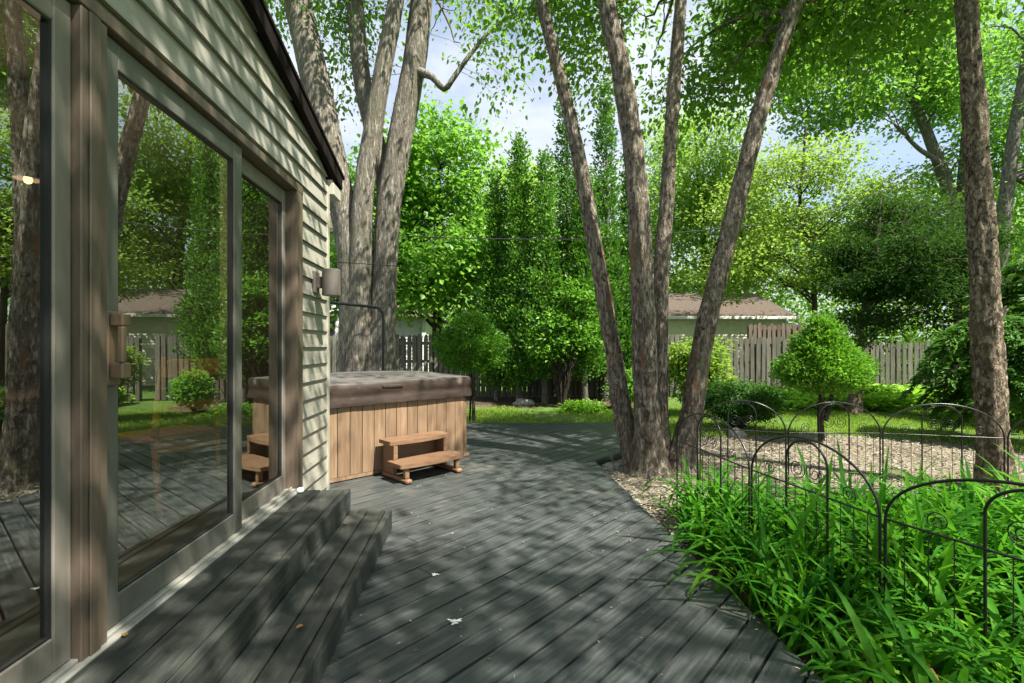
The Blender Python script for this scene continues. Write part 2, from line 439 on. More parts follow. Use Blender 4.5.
M['soil'] = ground_mat('dark_soil', [(0.3, (0.03, 0.022, 0.015)), (0.7, (0.09, 0.068, 0.045))], 20.0, 1.0, 0.02, ((0.14, 0.105, 0.07), 1.2, 0.55, 0.7))
M['chip'] = grain_mat('mulch_chip', [(0.3, (0.13, 0.110, 0.078)), (0.7, (0.37, 0.338, 0.265))], (20, 20, 20), 0.9, 0.2, 0.003, 4, 3.0, 0.2, island=0.5)

# glass: a mirror-like coat over clear, slightly green glass
def glass_mat():
    m, n, out = mat_new('coated_door_glass')
    fr = node(n, 'ShaderNodeFresnel', IOR=5.2)
    gl = node(n, 'ShaderNodeBsdfGlossy', Roughness=0.0); gl.inputs['Color'].default_value = (0.92, 0.98, 0.93, 1)
    tr = node(n, 'ShaderNodeBsdfTransparent'); tr.inputs['Color'].default_value = (0.82, 0.87, 0.83, 1)
    nn = node(n, 'ShaderNodeTexNoise', Scale=1.3, Detail=1)
    tcn = node(n, 'ShaderNodeTexCoord'); n.links.new(tcn.outputs['Object'], nn.inputs['Vector'])
    bp = node(n, 'ShaderNodeBump', Strength=0.02, Distance=0.05)
    n.links.new(nn.outputs['Fac'], bp.inputs['Height']); n.links.new(bp.outputs['Normal'], gl.inputs['Normal'])
    mx = node(n, 'ShaderNodeMixShader')
    n.links.new(fr.outputs['Fac'], mx.inputs['Fac']); n.links.new(tr.outputs['BSDF'], mx.inputs[1]); n.links.new(gl.outputs['BSDF'], mx.inputs[2])
    n.links.new(mx.outputs['Shader'], out.inputs['Surface'])
    return m
M['glass'] = glass_mat()
def glow_mat():
    m, n, out = mat_new('lamp_glow')
    e = node(n, 'ShaderNodeEmission', Strength=2.0); e.inputs['Color'].default_value = (1.0, 0.55, 0.22, 1)
    n.links.new(e.outputs['Emission'], out.inputs['Surface'])
    return m
M['glow'] = glow_mat()

# ------------------------------------------------------------------ the setting: ground, deck, beds
GZ = -0.08
g = MB()
g.add([(-150, -60, GZ), (150, -60, GZ), (150, 400, GZ), (-150, 400, GZ)], (0, 1, 2, 3))
tag(g.build('lawn', M['lawn']), kind='structure')

def blob(poly, step=0.15, amp=0.10, seed=0):
    """polygon with its outline subdivided and roughened"""
    p = np.asarray(poly, float); out = []
    for i in range(len(p)):
        a, b = p[i], p[(i+1) % len(p)]
        k = max(1, int(np.linalg.norm(b-a)/step))
        for t in np.linspace(0, 1, k, endpoint=False):
            q = a+(b-a)*t
            d = mnoise.noise(Vector((q[0]*1.7, q[1]*1.7, seed)))*amp*2
            e = mnoise.noise(Vector((q[0]*1.7, q[1]*1.7, seed+50)))*amp*2
            out.append((q[0]+d, q[1]+e))
    return np.array(out)
MULCH = [(0.6, 1.0), (3.0, -0.5), (6.5, 1.5), (7.4, 5.0), (6.2, 7.0), (4.6, 7.55), (3.0, 7.3), (2.2, 6.9), (1.4, 6.6), (0.7, 5.3)]
def sheet(name, poly, z, mat, **kw):
    b = MB(); p = blob(poly, **kw)
    b.add(np.c_[p, np.full(len(p), z)], np.arange(len(p)))
    return tag(b.build(name, mat), kind='structure')
sheet('mulch_bed', MULCH, GZ+0.006, M['mulch'], amp=0.12)
sheet('planting_bed', [(1.25, 1.0), (2.4, -0.3), (4.2, 1.0), (4.3, 3.7), (3.2, 4.05), (2.3, 4.0), (1.5, 3.7), (1.15, 3.4)], GZ+0.012, M['soil'], amp=0.06, seed=3)
sheet('hedge_bed', [(-6, 10.6), (-2, 10.9), (1.0, 11.0), (3.2, 10.7), (3.6, 14.5), (-6, 14.5)], GZ+0.006, M['soil'], amp=0.2, seed=5)

# deck: boards laid diagonally, clipped to the outline of the deck
H0 = np.array((-1.269, 0.0)); WU = np.array((-0.0729, 1.0)); WU /= np.linalg.norm(WU); WN = np.array((WU[1], -WU[0]))
HOUSE_RZ = math.atan2(0.0729, 1.0)
def hw(x, s, z=0.0):
    q = H0 + WN*x + WU*s
    return (q[0], q[1], z)
DECK = np.array([hw(0.0, -1.3)[:2], hw(2.61, -1.3)[:2], (0.945, 5.48), (1.93, 6.52), (1.84, 8.28), (-5.5, 8.1), (-5.5, 4.0), hw(0.0, 4.1)[:2]])
def clip(poly, nrm, d):
    out = []
    for i in range(len(poly)):
        a, b = poly[i], poly[(i+1) % len(poly)]
        da, db = a.dot(nrm)-d, b.dot(nrm)-d
        if da >= 0: out.append(a)
        if (da > 0) != (db > 0) and abs(da-db) > 1e-9:
            out.append(a+(b-a)*(da/(da-db)))
    return out
bd = np.array((math.sin(DECK_ANG), math.cos(DECK_ANG))); bn = np.array((bd[1], -bd[0]))
deck = MB()
offs = DECK @ bn
k0, k1 = int(offs.min()/0.146)-1, int(offs.max()/0.146)+1
for k in range(k0, k1):
    gap = 0.0052 + 0.0028*rng.random()
    strip = clip(clip(list(DECK), bn, k*0.146+gap), -bn, -((k+1)*0.146-gap))
    if len(strip) < 3: continue
    al = [p.dot(bd) for p in strip]
    cuts = [min(al)-1]
    c = min(al) + rng.uniform(0.4, 3.6)
    while c < max(al)-0.3:
        cuts.append(c); c += rng.uniform(2.4, 4.2)
    cuts.append(max(al)+1)
    for a, b in zip(cuts[:-1], cuts[1:]):
        pc = clip(clip(strip, bd, a+0.0015), -bd, -(b-0.0015))
        q = []
        for p in pc:
            if not q or np.linalg.norm(p-q[-1]) > 1e-4: q.append(p)
        if len(q) >= 3 and np.linalg.norm(q[0]-q[-1]) < 1e-4: q.pop()
        if len(q) < 3: continue
        q = np.array(q)
        ar = 0.5*np.sum(q[:, 0]*np.roll(q[:, 1], -1)-np.roll(q[:, 0], -1)*q[:, 1])
        if abs(ar) < 1e-3: continue
        if ar < 0: q = q[::-1]
        dz = rng.normal(0, 0.0008)
        deck.prism(q, -0.036, dz)
tag(deck.build('deck', M['deck'], bevel=0.0028), kind='structure')
rim = MB()
ins = DECK + 0.0
for a, b in zip(ins, np.roll(ins, -1, 0)):
    d = (b-a)/np.linalg.norm(b-a); nn_ = np.array((-d[1], d[0]))
    q = np.array([a+d*0.03, b-d*0.03, b-d*0.03+nn_*0.035, a+d*0.03+nn_*0.035])
    rim.prism(q, -0.16, -0.0375)
tag(rim.build('deck_joists', M['step']), kind='structure')

# ------------------------------------------------------------------ the house
house = tag(empty('house', (H0[0], H0[1], 0), HOUSE_RZ), 'house with beige-green lap siding and a tall glass patio door opening onto the deck', 'house')
S_END, RAKE_S, RAKE_Z, PITCH = 4.155, 4.42, 2.80, 0.25
def rake_z(s): return RAKE_Z + PITCH*(RAKE_S-abs(s))
OP_S0, OP_S1, OP_Z0, OP_Z1 = -1.4, 3.42, 0.292, 2.398
COURSE = 0.132
wall = MB()
def lap(mb, s0, s1a, s1b, s0b, z0, z1, f):
    """one siding course: a sloping face with a lip under it"""
    v = [f(0.024, s0, z0), f(0.024, s1a, z0), f(0.003, s1b, z1), f(0.003, s0b, z1), f(0.0, s0, z0+.004), f(0.0, s1a, z0+.004)]
    mb.add(v, [(0, 1, 2, 3), (4, 5, 1, 0)])
fl = lambda x, s, z: (x-0.03, s, z)
z = -0.02
while z < 4.0:
    z1 = z+COURSE
    lim = lambda zz: min(S_END-0.04, RAKE_S-(zz-RAKE_Z+0.05)/PITCH) if zz > RAKE_Z-0.05 else S_END-0.04
    la, lb = lim(z), lim(z1)
    if la < 0.1: break
    lb = max(lb, 0.02)
    if z1 > OP_Z0+0.02 and z < OP_Z1+0.02:
        lap(wall, OP_S1+0.05, la, lb, OP_S1+0.05, z, z1, fl)
        lap(wall, -la, OP_S0, OP_S0, -lb, z, z1, fl)
    else:
        lap(wall, -la, la, lb, -lb, z, z1, fl)
    z = z1
# side wall round the corner and a backing sheet behind the siding
z = -0.02
while z < 2.62:
    lap(wall, 0.04, 7.5, 7.5, 0.04, z, z+COURSE, lambda x, s, zz: (-s-0.03, S_END-0.03+x, zz))
    z += COURSE
wall.add([(-0.035, OP_S1, -0.05), (-0.035, S_END-0.03, -0.05), (-0.035, S_END-0.03, 2.8), (-0.035, OP_S1, 2.8)], (0, 1, 2, 3))
wall.add([(-0.035, -S_END, OP_Z1), (-0.035, S_END-0.03, OP_Z1), (-0.035, S_END-0.03, 2.8), (-0.035, 0, 3.85), (-0.035, -S_END, 2.8)], (0, 1, 2, 3, 4))
wall.build('wall', M['siding'], house)
t = MB(); t.box(-0.09, -0.004, S_END-0.05, S_END+0.004, -0.04, 2.68); t.build('corner_trim', M['corner'], house, bevel=0.004)
# rake board, soffit return, roof
def slope_box(mb, s0, s1, x0, x1, d0, d1):
    """a board following the roof pitch between two distances above the rake line"""
    v = []
    for s in (s0, s1):
        for x in (x0, x1):
            for d in (d0, d1):
                v.append((x, s, rake_z(s)+d))
    mb.add(v, [(0, 1, 3, 2), (4, 6, 7, 5), (0, 4, 5, 1), (2, 3, 7, 6), (0, 2, 6, 4), (1, 5, 7, 3)])
t = MB(); slope_box(t, 0.0, RAKE_S-.04, 0.0, 0.045, -0.085, 0.03); slope_box(t, -RAKE_S, -0.001, 0.0, 0.045, -0.13, 0.03); t.build('rake_board', M['fascia'], house, bevel=0.004)
t = MB(); slope_box(t, 0.0, RAKE_S, -8.0, 0.055, 0.034, 0.058); slope_box(t, -RAKE_S-0.02, -0.001, -8.0, 0.065, 0.034, 0.075); t.build('roof', M['fascia'], house)
t = MB(); t.box(-0.30, 0.03, S_END+0.006, RAKE_S-.05, 2.62, 2.722); t.box(-8.0, -0.305, S_END+0.006, RAKE_S-0.01, 2.665, 2.79); t.build('eave_return', M['soffit'], house, bevel=0.004)
# room behind the glass
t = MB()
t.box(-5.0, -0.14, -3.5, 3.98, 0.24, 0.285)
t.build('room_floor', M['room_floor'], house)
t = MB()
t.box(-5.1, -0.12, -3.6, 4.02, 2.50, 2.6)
t.box(-5.12, -5.0, -3.6, -1.2, 0.24, 2.5); t.box(-5.12, -5.0, 2.6, 4.02, 0.24, 2.5); t.box(-5.12, -5.0, -1.199, 2.599, 0.24, 1.1); t.box(-5.12, -5.0, -1.199, 2.599, 2.2, 2.5)  # gap in the far wall is added to let daylight into the room
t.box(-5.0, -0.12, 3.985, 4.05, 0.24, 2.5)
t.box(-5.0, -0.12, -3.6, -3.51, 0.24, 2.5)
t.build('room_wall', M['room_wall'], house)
# patio door unit: frame, mullion post, sashes, glass, handle
door = MB()
door.box(-0.115, 0.012, OP_S1-0.055, OP_S1+0.055, OP_Z0, OP_Z1+0.055)       # end jamb
door.box(-0.115, 0.014, OP_S0, OP_S1+0.058, OP_Z1-0.004, OP_Z1+0.045)      # header
door.box(-0.115, 0.012, 1.528, 1.638, OP_Z0+0.004, OP_Z1-0.008)              # post between the two units
door.box(0.013, 0.020, 1.555, 1.60, OP_Z0+0.006, OP_Z1-0.01)
frame = door.build('patio_door', M['trim'], house, bevel=0.004)
t = MB(); t.box(-0.125, 0.002, OP_S0, OP_S1+0.03, OP_Z0-0.03, OP_Z0+0.018); t.box(-0.028, -0.02, 1.63, OP_S1-0.06, OP_Z0+0.0181, OP_Z0+0.034); t.box(0.0025, 0.03, OP_S0, OP_S1-0.02, OP_Z0-0.02, OP_Z0+0.006)
t.build('sill', M['sill'], frame, bevel=0.003)
def sash(s0, s1, x, wl, wr, mat, zt=OP_Z1-0.012, zb=OP_Z0+0.02, rb=0.105, rt=0.095):
    b = MB()
    b.box(x-0.02, x+0.02, s0, s0+wl, zb, zt)
    b.box(x-0.02, x+0.02, s1-wr, s1, zb, zt)
    b.box(x-0.019, x+0.019, s0+wl, s1-wr, zb, zb+rb)
    b.box(x-0.019, x+0.019, s0+wl, s1-wr, zt-rt, zt)
    b.build('sash', mat, frame, bevel=0.004)
    gb = MB(); gb.box(x-0.012, x+0.0125, s0+wl-0.001, s0+wl+0.008, zb+rb, zt-rt); gb.box(x-0.012, x+0.0125, s1-wr-0.008, s1-wr+0.001, zb+rb, zt-rt)
    gb.box(x-0.012, x+0.0122, s0+wl+0.008, s1-wr-0.008, zb+rb-0.001, zb+rb+0.007); gb.box(x-0.012, x+0.0122, s0+wl+0.008, s1-wr-0.008, zt-rt-0.007, zt-rt+0.001)
    gb.build('gasket', M['black'], frame)
    gp = MB(); gp.add([(x, s0+wl, zb+rb), (x, s1-wr, zb+rb), (x, s1-wr, zt-rt), (x, s0+wl, zt-rt)], (0, 1, 2, 3))
    gp.build('glass_pane', M['glass'], frame)
sash(1.648, 2.632, -0.035, 0.078, 0.085, M['sash'])
sash(2.575, OP_S1-0.06, -0.085, 0.06, 0.05, M['trim_light'])
sash(-0.3, 1.525, -0.035, 0.07, 0.064, M['trim_light'])
sash(-1.4, -0.27, -0.085, 0.07, 0.07, M['trim_light'])
h = MB()
h.box(-0.0145, 0.002, 1.652, 1.712, 1.165, 1.425)
h.box(0.0022, 0.048, 1.655, 1.700, 1.190, 1.245)
h.box(0.0022, 0.048, 1.655, 1.700, 1.372, 1.415)
h.box(0.030, 0.050, 1.653, 1.676, 1.2455, 1.3715)
h.build('handle', M['handle'], frame, bevel=0.005)

# ------------------------------------------------------------------ two wide steps along the door
def deck_step(label, x0, x1, s0, s1, z0, z1):
    o = tag(empty('deck_step', (H0[0], H0[1], 0), HOUSE_RZ), label, 'step', 'steps down from the patio door')
    w = (x1-x0-0.042)/2
    for i in range(2):
        b = MB(); a = x0+i*w
        b.box(a+0.004, a+w-0.004, s0, s1-0.003*i, z1-0.036, z1-0.001*i)
        b.build('tread', M['step'], o, bevel=0.004)
    b = MB(); b.box(x1-0.040, x1, s0, s1+0.004, z0, z1+0.001); b.build('riser', M['step'], o, bevel=0.005)
    b = MB(); b.box(x0+0.003, x1-0.0405, s1-0.045, s1-0.006, z0, z1-0.037); b.build('end_board', M['step'], o, bevel=0.004)
    return o
deck_step('wide dark-stained step directly under the patio door sill', 0.008, 0.369, -1.0, 3.395, 0.004, 0.290)
deck_step('lower dark-stained step between the door step and the diagonal deck boards', 0.371, 0.661, -1.0, 3.385, 0.004, 0.143)

# ------------------------------------------------------------------ wall lamp
wl = tag(empty('wall_lamp', hw(-0.014, 3.80, 1.81), HOUSE_RZ), 'bronze cylinder outdoor lamp mounted on the siding beside the patio door', 'wall lamp')
b = MB(); b.box(0.0, 0.022, -0.055, 0.055, -0.085, 0.085); b.build('backplate', M['lamp'], wl, bevel=0.004)
b = MB(); b.box(0.022, 0.06, -0.02, 0.02, -0.045, 0.045); b.build('bracket', M['lamp'], wl, bevel=0.003)
b = MB(); b.lathe([(0.062, -0.105), (0.070, -0.102), (0.070, 0.098), (0.066, 0.102), (0.02, 0.103)], 28, (0.13, 0, 0)); b.build('lamp_shade', M['lamp'], wl, smooth=False)

# small things at the sill
rb_ = MB(); rb_.lathe([(0.008, 0.0), (0.022, 0.004), (0.026, 0.016), (0.022, 0.03), (0.008, 0.036)], 14)
ob = rb_.build('door_stop', M['white'], smooth=True); ob.location = hw(0.045, 3.33, 0.291); tag(ob, 'small white rubber door stop at the far end of the door sill', 'door stop')

# ------------------------------------------------------------------ inside: chair, table, pendant lamp
def dining_chair(loc, rz, label):
    o = tag(empty('dining_chair', loc, rz), label, 'chair')
    b = MB(); b.box(-0.22, 0.22, -0.21, 0.23, 0.43, 0.465); b.build('seat', M['chairwood'], o, bevel=0.008)
    for sx in (-1, 1):
        b = MB(); b.tube([(sx*0.19, 0.20, 0.43), (sx*0.2, 0.215, 0.2), (sx*0.205, 0.22, 0)], [0.02, 0.018, 0.014], 8); b.build('leg', M['chairwood'], o)
        b = MB(); b.tube([(sx*0.20, -0.27, 0), (sx*0.195, -0.22, 0.25), (sx*0.19, -0.19, 0.45), (sx*0.19, -0.22, 0.7), (sx*0.185, -0.28, 0.95)], [0.015, 0.019, 0.022, 0.019, 0.015], 8); b.build('leg', M['chairwood'], o)
    b = MB(); b.box(-0.19, 0.19, -0.285, -0.262, 0.83, 0.94); b.box(-0.19, 0.19, -0.245, -0.225, 0.62, 0.67); b.build('backrest', M['chairwood'], o, bevel=0.004)
    for y0, y1 in ((.195, .215), (-.205, -.19)):
        b = MB(); b.box(-0.19, 0.19, y0, y1, 0.36, 0.43); b.build('apron', M['chairwood'], o)
    return o
dining_chair(hw(-0.74, 3.2, 0.286), R(65), 'wooden dining chair seen through the sliding glass door')
tb = tag(empty('dining_table', hw(-1.55, 2.4, 0.286), HOUSE_RZ), 'dark dining table standing inside behind the wooden chair', 'table')
b = MB(); b.box(-0.5, 0.5, -0.9, 0.9, 0.72, 0.755); b.build('tabletop', M['room_floor'], tb, bevel=0.006)
for sx in (-1, 1):
    for sy in (-1, 1):
        b = MB(); b.box(sx*0.44-0.03, sx*0.44+0.03, sy*0.82-0.03, sy*0.82+0.03, 0, 0.7195); b.build('leg', M['room_floor'], tb, bevel=0.004)
pl = P(28, 177, 2.2)
pd = tag(empty('pendant_lamp', pl), 'small lit pendant lamp hanging indoors behind the glass', 'lamp')
b = MB(); b.lathe([(0.008, 0.05), (0.018, 0.04), (0.050, -0.005), (0.052, -0.012), (0.046, -0.005), (0.012, 0.035)], 20); b.build('lamp_shade', M['fascia'], pd, smooth=True)
b = MB(); b.lathe([(0.004, 0.02), (0.013, 0.0), (0.017, -0.012), (0.013, -0.026), (0.003, -0.032)], 14); b.build('bulb', M['glow'], pd, smooth=True)
b = MB(); b.tube([(0, 0, 0.055), (0, 0, 2.5-pl[2])], 0.004, 6); b.build('cord', M['black'], pd)
pld = bpy.data.lights.new('pendant_light', 'POINT'); pld.energy = 9; pld.color = (1.0, 0.72, 0.45); pld.shadow_soft_size = 0.05
plo = bpy.data.objects.new('pendant_light', pld); COL.objects.link(plo); plo.location = (pl[0], pl[1], pl[2]-0.09)

# ------------------------------------------------------------------ hot tub, set diagonally beyond the house corner
TA = R(44)
tub_c = np.array((-0.51, 5.72)); td = np.array((math.cos(TA), math.sin(TA))); tn = np.array((-td[1], td[0]))
SZ = 2.08
tcent = tub_c - td*SZ/2 + tn*SZ/2
tub = tag(empty('hot_tub', (tcent[0], tcent[1], 0.0), TA), 'cedar-clad hot tub under a brown vinyl cover at the house corner', 'hot tub')
h_ = SZ/2
b = MB()
def planks(mb, y, sign, axis):
    n = 15; w = (SZ-0.16)/n
    for i in range(n):
        a = -h_+0.08+i*w
        q = (a+0.0025, a+w-0.0025)
        if axis == 'x':
            mb.box(q[0], q[1], min(y, y+sign*0.02), max(y, y+sign*0.02), 0.045, 0.765)
        else:
            mb.box(min(y, y+sign*0.02), max(y, y+sign*0.02), q[0], q[1], 0.045, 0.765)
planks(b, -h_, 1, 'x'); planks(b, h_, -1, 'x'); planks(b, h_, -1, 'y'); planks(b, -h_, 1, 'y')
b.build('cabinet', M['cedar'], tub, bevel=0.003)
b = MB(); b.box(-h_+0.03, h_-0.03, -h_+0.03, h_-0.03, 0.003, 0.76); b.build('shell', M['black'], tub)
for sx, sy in ((1, -1), (1, 1), (-1, -1), (-1, 1)):
    b = MB(); c1 = (sx*h_, sy*(h_-0.079)); c2 = (sx*(h_-0.079), sy*h_); c3 = (sx*(h_-0.079), sy*(h_-0.079))
    pts = [c1, (sx*(h_-0.012), sy*(h_-0.035)), (sx*(h_-0.035), sy*(h_-0.012)), c2, c3]
    if sx*sy < 0: pts = pts[::-1]
    b.prism(pts, 0.02, 0.768); b.build('corner_post', M['cedar'], tub, bevel=0.003)
b = MB()
for (x0, x1, y0, y1) in ((-h_+0.005, h_-0.005, -h_-0.004, -h_+0.018), (h_-0.018, h_+0.004, -h_+0.02, h_-0.005)):
    b.box(x0, x1, y0, y1, 0.012, 0.043)
b.build('base_rail', M['cedar'], tub)
b = MB(); b.tube([(h_-0.045, -h_-0.006, 0.715), (h_-0.045, -h_+0.02, 0.715)], 0.018, 14); b.build('cover_lock', M['lifter'], tub)
# cover: two tapered halves, thicker at the fold, with a skirt hanging down
cv = MB()
c_ = h_+0.035
nseg = 28
def rr_outline(c, r, k=8):
    out = []
    for (cx, cy, a0) in ((c-r, -c+r, -90), (c-r, c-r, 0), (-c+r, c-r, 90), (-c+r, -c+r, 180)):
        for a in np.linspace(a0, a0+90, k):
            out.append((cx+r*math.cos(R(a)), cy+r*math.sin(R(a))))
    return np.array(out)
# dense outline so that the front skirt can sag and wrinkle
def densify(p, step):
    out = []
    for i in range(len(p)):
        a, bq = p[i], p[(i+1) % len(p)]
        k = max(1, int(np.linalg.norm(bq-a)/step))
        for tt in np.linspace(0, 1, k, endpoint=False): out.append(a+(bq-a)*tt)
    return np.array(out)
ol = densify(rr_outline(c_, 0.07), 0.04)
n_o = len(ol)
def top_z(p): return 0.945 + 0.030*(1-abs(p[1])/c_)
rows = []
zs = [0.725, 0.75, 0.80, 0.83, 0.845, 0.88, 0.93, None]
for kz, zz in enumerate(zs):
    row = []
    for i, p in enumerate(ol):
        sc = 1.0
        q = p.copy()
        wob = 0.010*mnoise.noise(Vector((p[0]*3, p[1]*3, (zz or 1)*6)))
        if zz is None:
            row.append((q[0]*0.988, q[1]*0.988, top_z(p))); continue
        dz = 0.012*mnoise.noise(Vector((p[0]*2.5, p[1]*2.5, 7))) if zz < 0.8 else 0
        if abs(zz-0.83) < 0.001: sc = 0.992
        sc += wob/1.2 + (0.006 if zz < 0.8 else 0)
        row.append((q[0]*sc, q[1]*sc, zz+dz))
    rows.append(row)
V = np.array(rows).reshape(-1, 3)
i, j = np.meshgrid(np.arange(len(zs)-1), np.arange(n_o), indexing='ij'); j2 = (j+1) % n_o
cv.add(V, np.stack([i*n_o+j, i*n_o+j2, (i+1)*n_o+j2, (i+1)*n_o+j], -1).reshape(-1, 4))
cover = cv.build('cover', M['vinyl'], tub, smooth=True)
tp = MB()
half = [p*0.988 for p in ol]
for sgn in (-1, 1):
    pl_ = clip(half, np.array((0, 1.0))*sgn, 0.006)
    q = np.array([(p[0], p[1], top_z(p/0.988)+0.001) for p in pl_])
    tp.add(q, np.arange(len(q)) )
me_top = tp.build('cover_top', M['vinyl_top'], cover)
b = MB(); b.box(-0.12, 0.12, -c_-0.012, -c_+0.01, 0.885, 0.912); b.build('cover_handle', M['vinyl'], cover, bevel=0.004)
# slack strap lines of the skirt
for (a, bq) in (((-0.95, 0.83), (-0.2, 0.76)), ((0.35, 0.752), (1.0, 0.84))):
    pass
b = MB()
lp = [(-h_-0.11, -0.15, 0.30), (-h_-0.11, -0.15, 0.95), (-h_-0.10, 0.0, 1.40)]
tl = Matrix.Translation(Vector((tcent[0], tcent[1], 0))) @ Matrix.Rotation(TA, 4, 'Z')
ti = tl.inverted()
def T(p): return np.array(ti @ Vector(p))
wp = [P(383, 368, 7.55), P(383, 335, 7.55), P(383, 318, 7.55), P(381, 311, 7.53), P(376, 307.5, 7.48), P(350, 304.5, 7.1), P(325, 302, 6.75), P(300, 300, 6.4)]
wp[0][2] = 0.5
b.tube(smooth_path([T(p) for p in wp], 0.03), 0.022, 10); b.build('cover_lifter', M['lifter'], tub, smooth=True)

# two-tread spa step in front of the tub
sc_ = np.array((-0.985, 4.56)) + td*0.295 + tn*0.23
ss = tag(empty('spa_step', (sc_[0], sc_[1], 0.001), TA), 'reddish-brown two-tread step standing against the front of the hot tub', 'step stool')
def bow_tread(x0, x1, yb, yf, z0, z1, bow=0.05):
    xs = np.linspace(x0, x1, 13); u = (xs-(x0+x1)/2)/((x1-x0)/2)
    fr = [(x, yf - bow*(1-uu*uu)) for x, uu in zip(xs, u)]
    b = MB(); b.prism(np.array(fr + [(x1, yb), (x0, yb)]), z0, z1)
    return b.build('tread', M['cedar_step'], ss, bevel=0.008)
bow_tread(-0.36, 0.36, 0.22, 0.0, 0.335, 0.372)
bow_tread(-0.38, 0.38, 0.02, -0.23, 0.150, 0.187)
for sx in (-1, 1):
    b = MB()
    x0 = sx*0.30
    b.box(x0-0.02, x0+0.02, 0.0, 0.205, 0.045, 0.3345); b.box(x0-0.024, x0+0.024, -0.012, 0.012, 0.188, 0.334)
    b.build('side_panel', M['cedar_step'], ss, bevel=0.004)
    b = MB(); b.box(x0-0.024, x0+0.024, -0.225, -0.175, 0.046, 0.1495); b.build('post', M['cedar_step'], ss, bevel=0.006)
    b = MB(); b.box(x0-0.035, x0+0.035, -0.265, 0.215, 0.001, 0.0445); b.build('skid', M['cedar_step'], ss, bevel=0.014)
b = MB(); b.box(-0.279, 0.279, 0.17, 0.19, 0.06, 0.333); b.build('back_panel', M['cedar_step'], ss)

# ------------------------------------------------------------------ foliage generators
def unit(v): return v/(np.linalg.norm(v, axis=-1, keepdims=True)+1e-9)
def leaf_mesh(mb, pos, axis, nrm, length, width, hexa=True):
    """leaves as folded blades: a midrib with two halves, or one diamond for far trees"""
    n = len(pos)
    axis = unit(axis)
    side = unit(np.cross(axis, nrm)); nr = np.cross(side, axis)
    L = np.broadcast_to(np.asarray(length, float), (n,))[:, None]; W = np.broadcast_to(np.asarray(width, float), (n,))[:, None]
    if hexa:
        v = np.stack([pos, pos+axis*L*0.28+side*W*0.46+nr*W*0.12, pos+axis*L*0.62+side*W*0.40+nr*W*0.10, pos+axis*L-nr*L*0.10,
                      pos+axis*L*0.62-side*W*0.40+nr*W*0.10, pos+axis*L*0.28-side*W*0.46+nr*W*0.12], 1)
        k = np.arange(n)[:, None]*6
        f = np.vstack([k+np.array([[0, 1, 2, 3]]), k+np.array([[0, 3, 4, 5]])])
    else:
        v = np.stack([pos, pos+axis*L*0.45+side*W*0.5+nr*W*0.1, pos+axis*L-nr*L*0.08, pos+axis*L*0.45-side*W*0.5+nr*W*0.1], 1)
        f = np.arange(n)[:, None]*4+np.array([[0, 1, 2, 3]])
    mb.add(v.reshape(-1, 3), f)

def ell_points(ells, n, r, shell=0.45, gap=0.0, gscale=0.8, seed=0):
    """places in a union of ellipsoids (cx,cy,cz,rx,ry,rz[,weight]), thinned by a noise so that the crown has holes"""
    e = np.array([x[:6] for x in ells], float)
    w = np.array([(x[6] if len(x) > 6 else 1)*x[3]*x[4]*x[5] for x in ells]); w /= w.sum()
    out = []
    tries = 0
    while len(out) < n and tries < n*30:
        tries += 1
        k = r.choice(len(e), p=w)
        d = r.normal(size=3); d /= np.linalg.norm(d)
        rad = (shell+(1-shell)*r.random())**(0.6) if r.random() < 0.75 else r.random()**0.4
        rad *= 0.86 + 0.30*mnoise.noise(Vector((d[0]*2+k*7, d[1]*2+seed, d[2]*2)))
        q = e[k, :3]+d*rad*e[k, 3:6]
        if gap and mnoise.noise(Vector((q[0]*gscale+seed, q[1]*gscale, q[2]*gscale))) < gap-0.35: continue
        out.append(q)
    return np.array(out)

def limb_path(a, t0, b, r, sag=0.12, k=10):
    d = np.linalg.norm(b-a)
    c1 = a+unit(t0)*d*0.4
    c2 = b-np.array((b[0]-a[0], b[1]-a[1], 0.0))*0.25 + np.array((0, 0, d*sag))
    t = np.linspace(0, 1, k)[:, None]
    p = a*(1-t)**3+3*c1*t*(1-t)**2+3*c2*t*t*(1-t)+b*t**3
    p[1:-1] += r.normal(0, d*0.018, (k-2, 3))
    return p

def rough(seed, amp=0.10, fz=2.2, fa=1.6):
    """bark relief for big trunks: ridges that run lengthwise"""
    def f(pts, th):
        out = np.ones((len(pts), len(th)))
        for i, p in enumerate(pts):
            for j, a in enumerate(th):
                ca, sa = math.cos(a)*fa, math.sin(a)*fa
                v = Vector((ca, sa, p[2]*fz*0.35+seed))
                v2 = Vector((ca*4, sa*4, p[2]*fz+seed))
                v3 = Vector((ca*9, sa*9, p[2]*fz*3+seed))
                out[i, j] = 1+amp*(0.8*mnoise.noise(v)+0.55*mnoise.noise(v2)+0.45*mnoise.noise(v3))
        return out
    return f

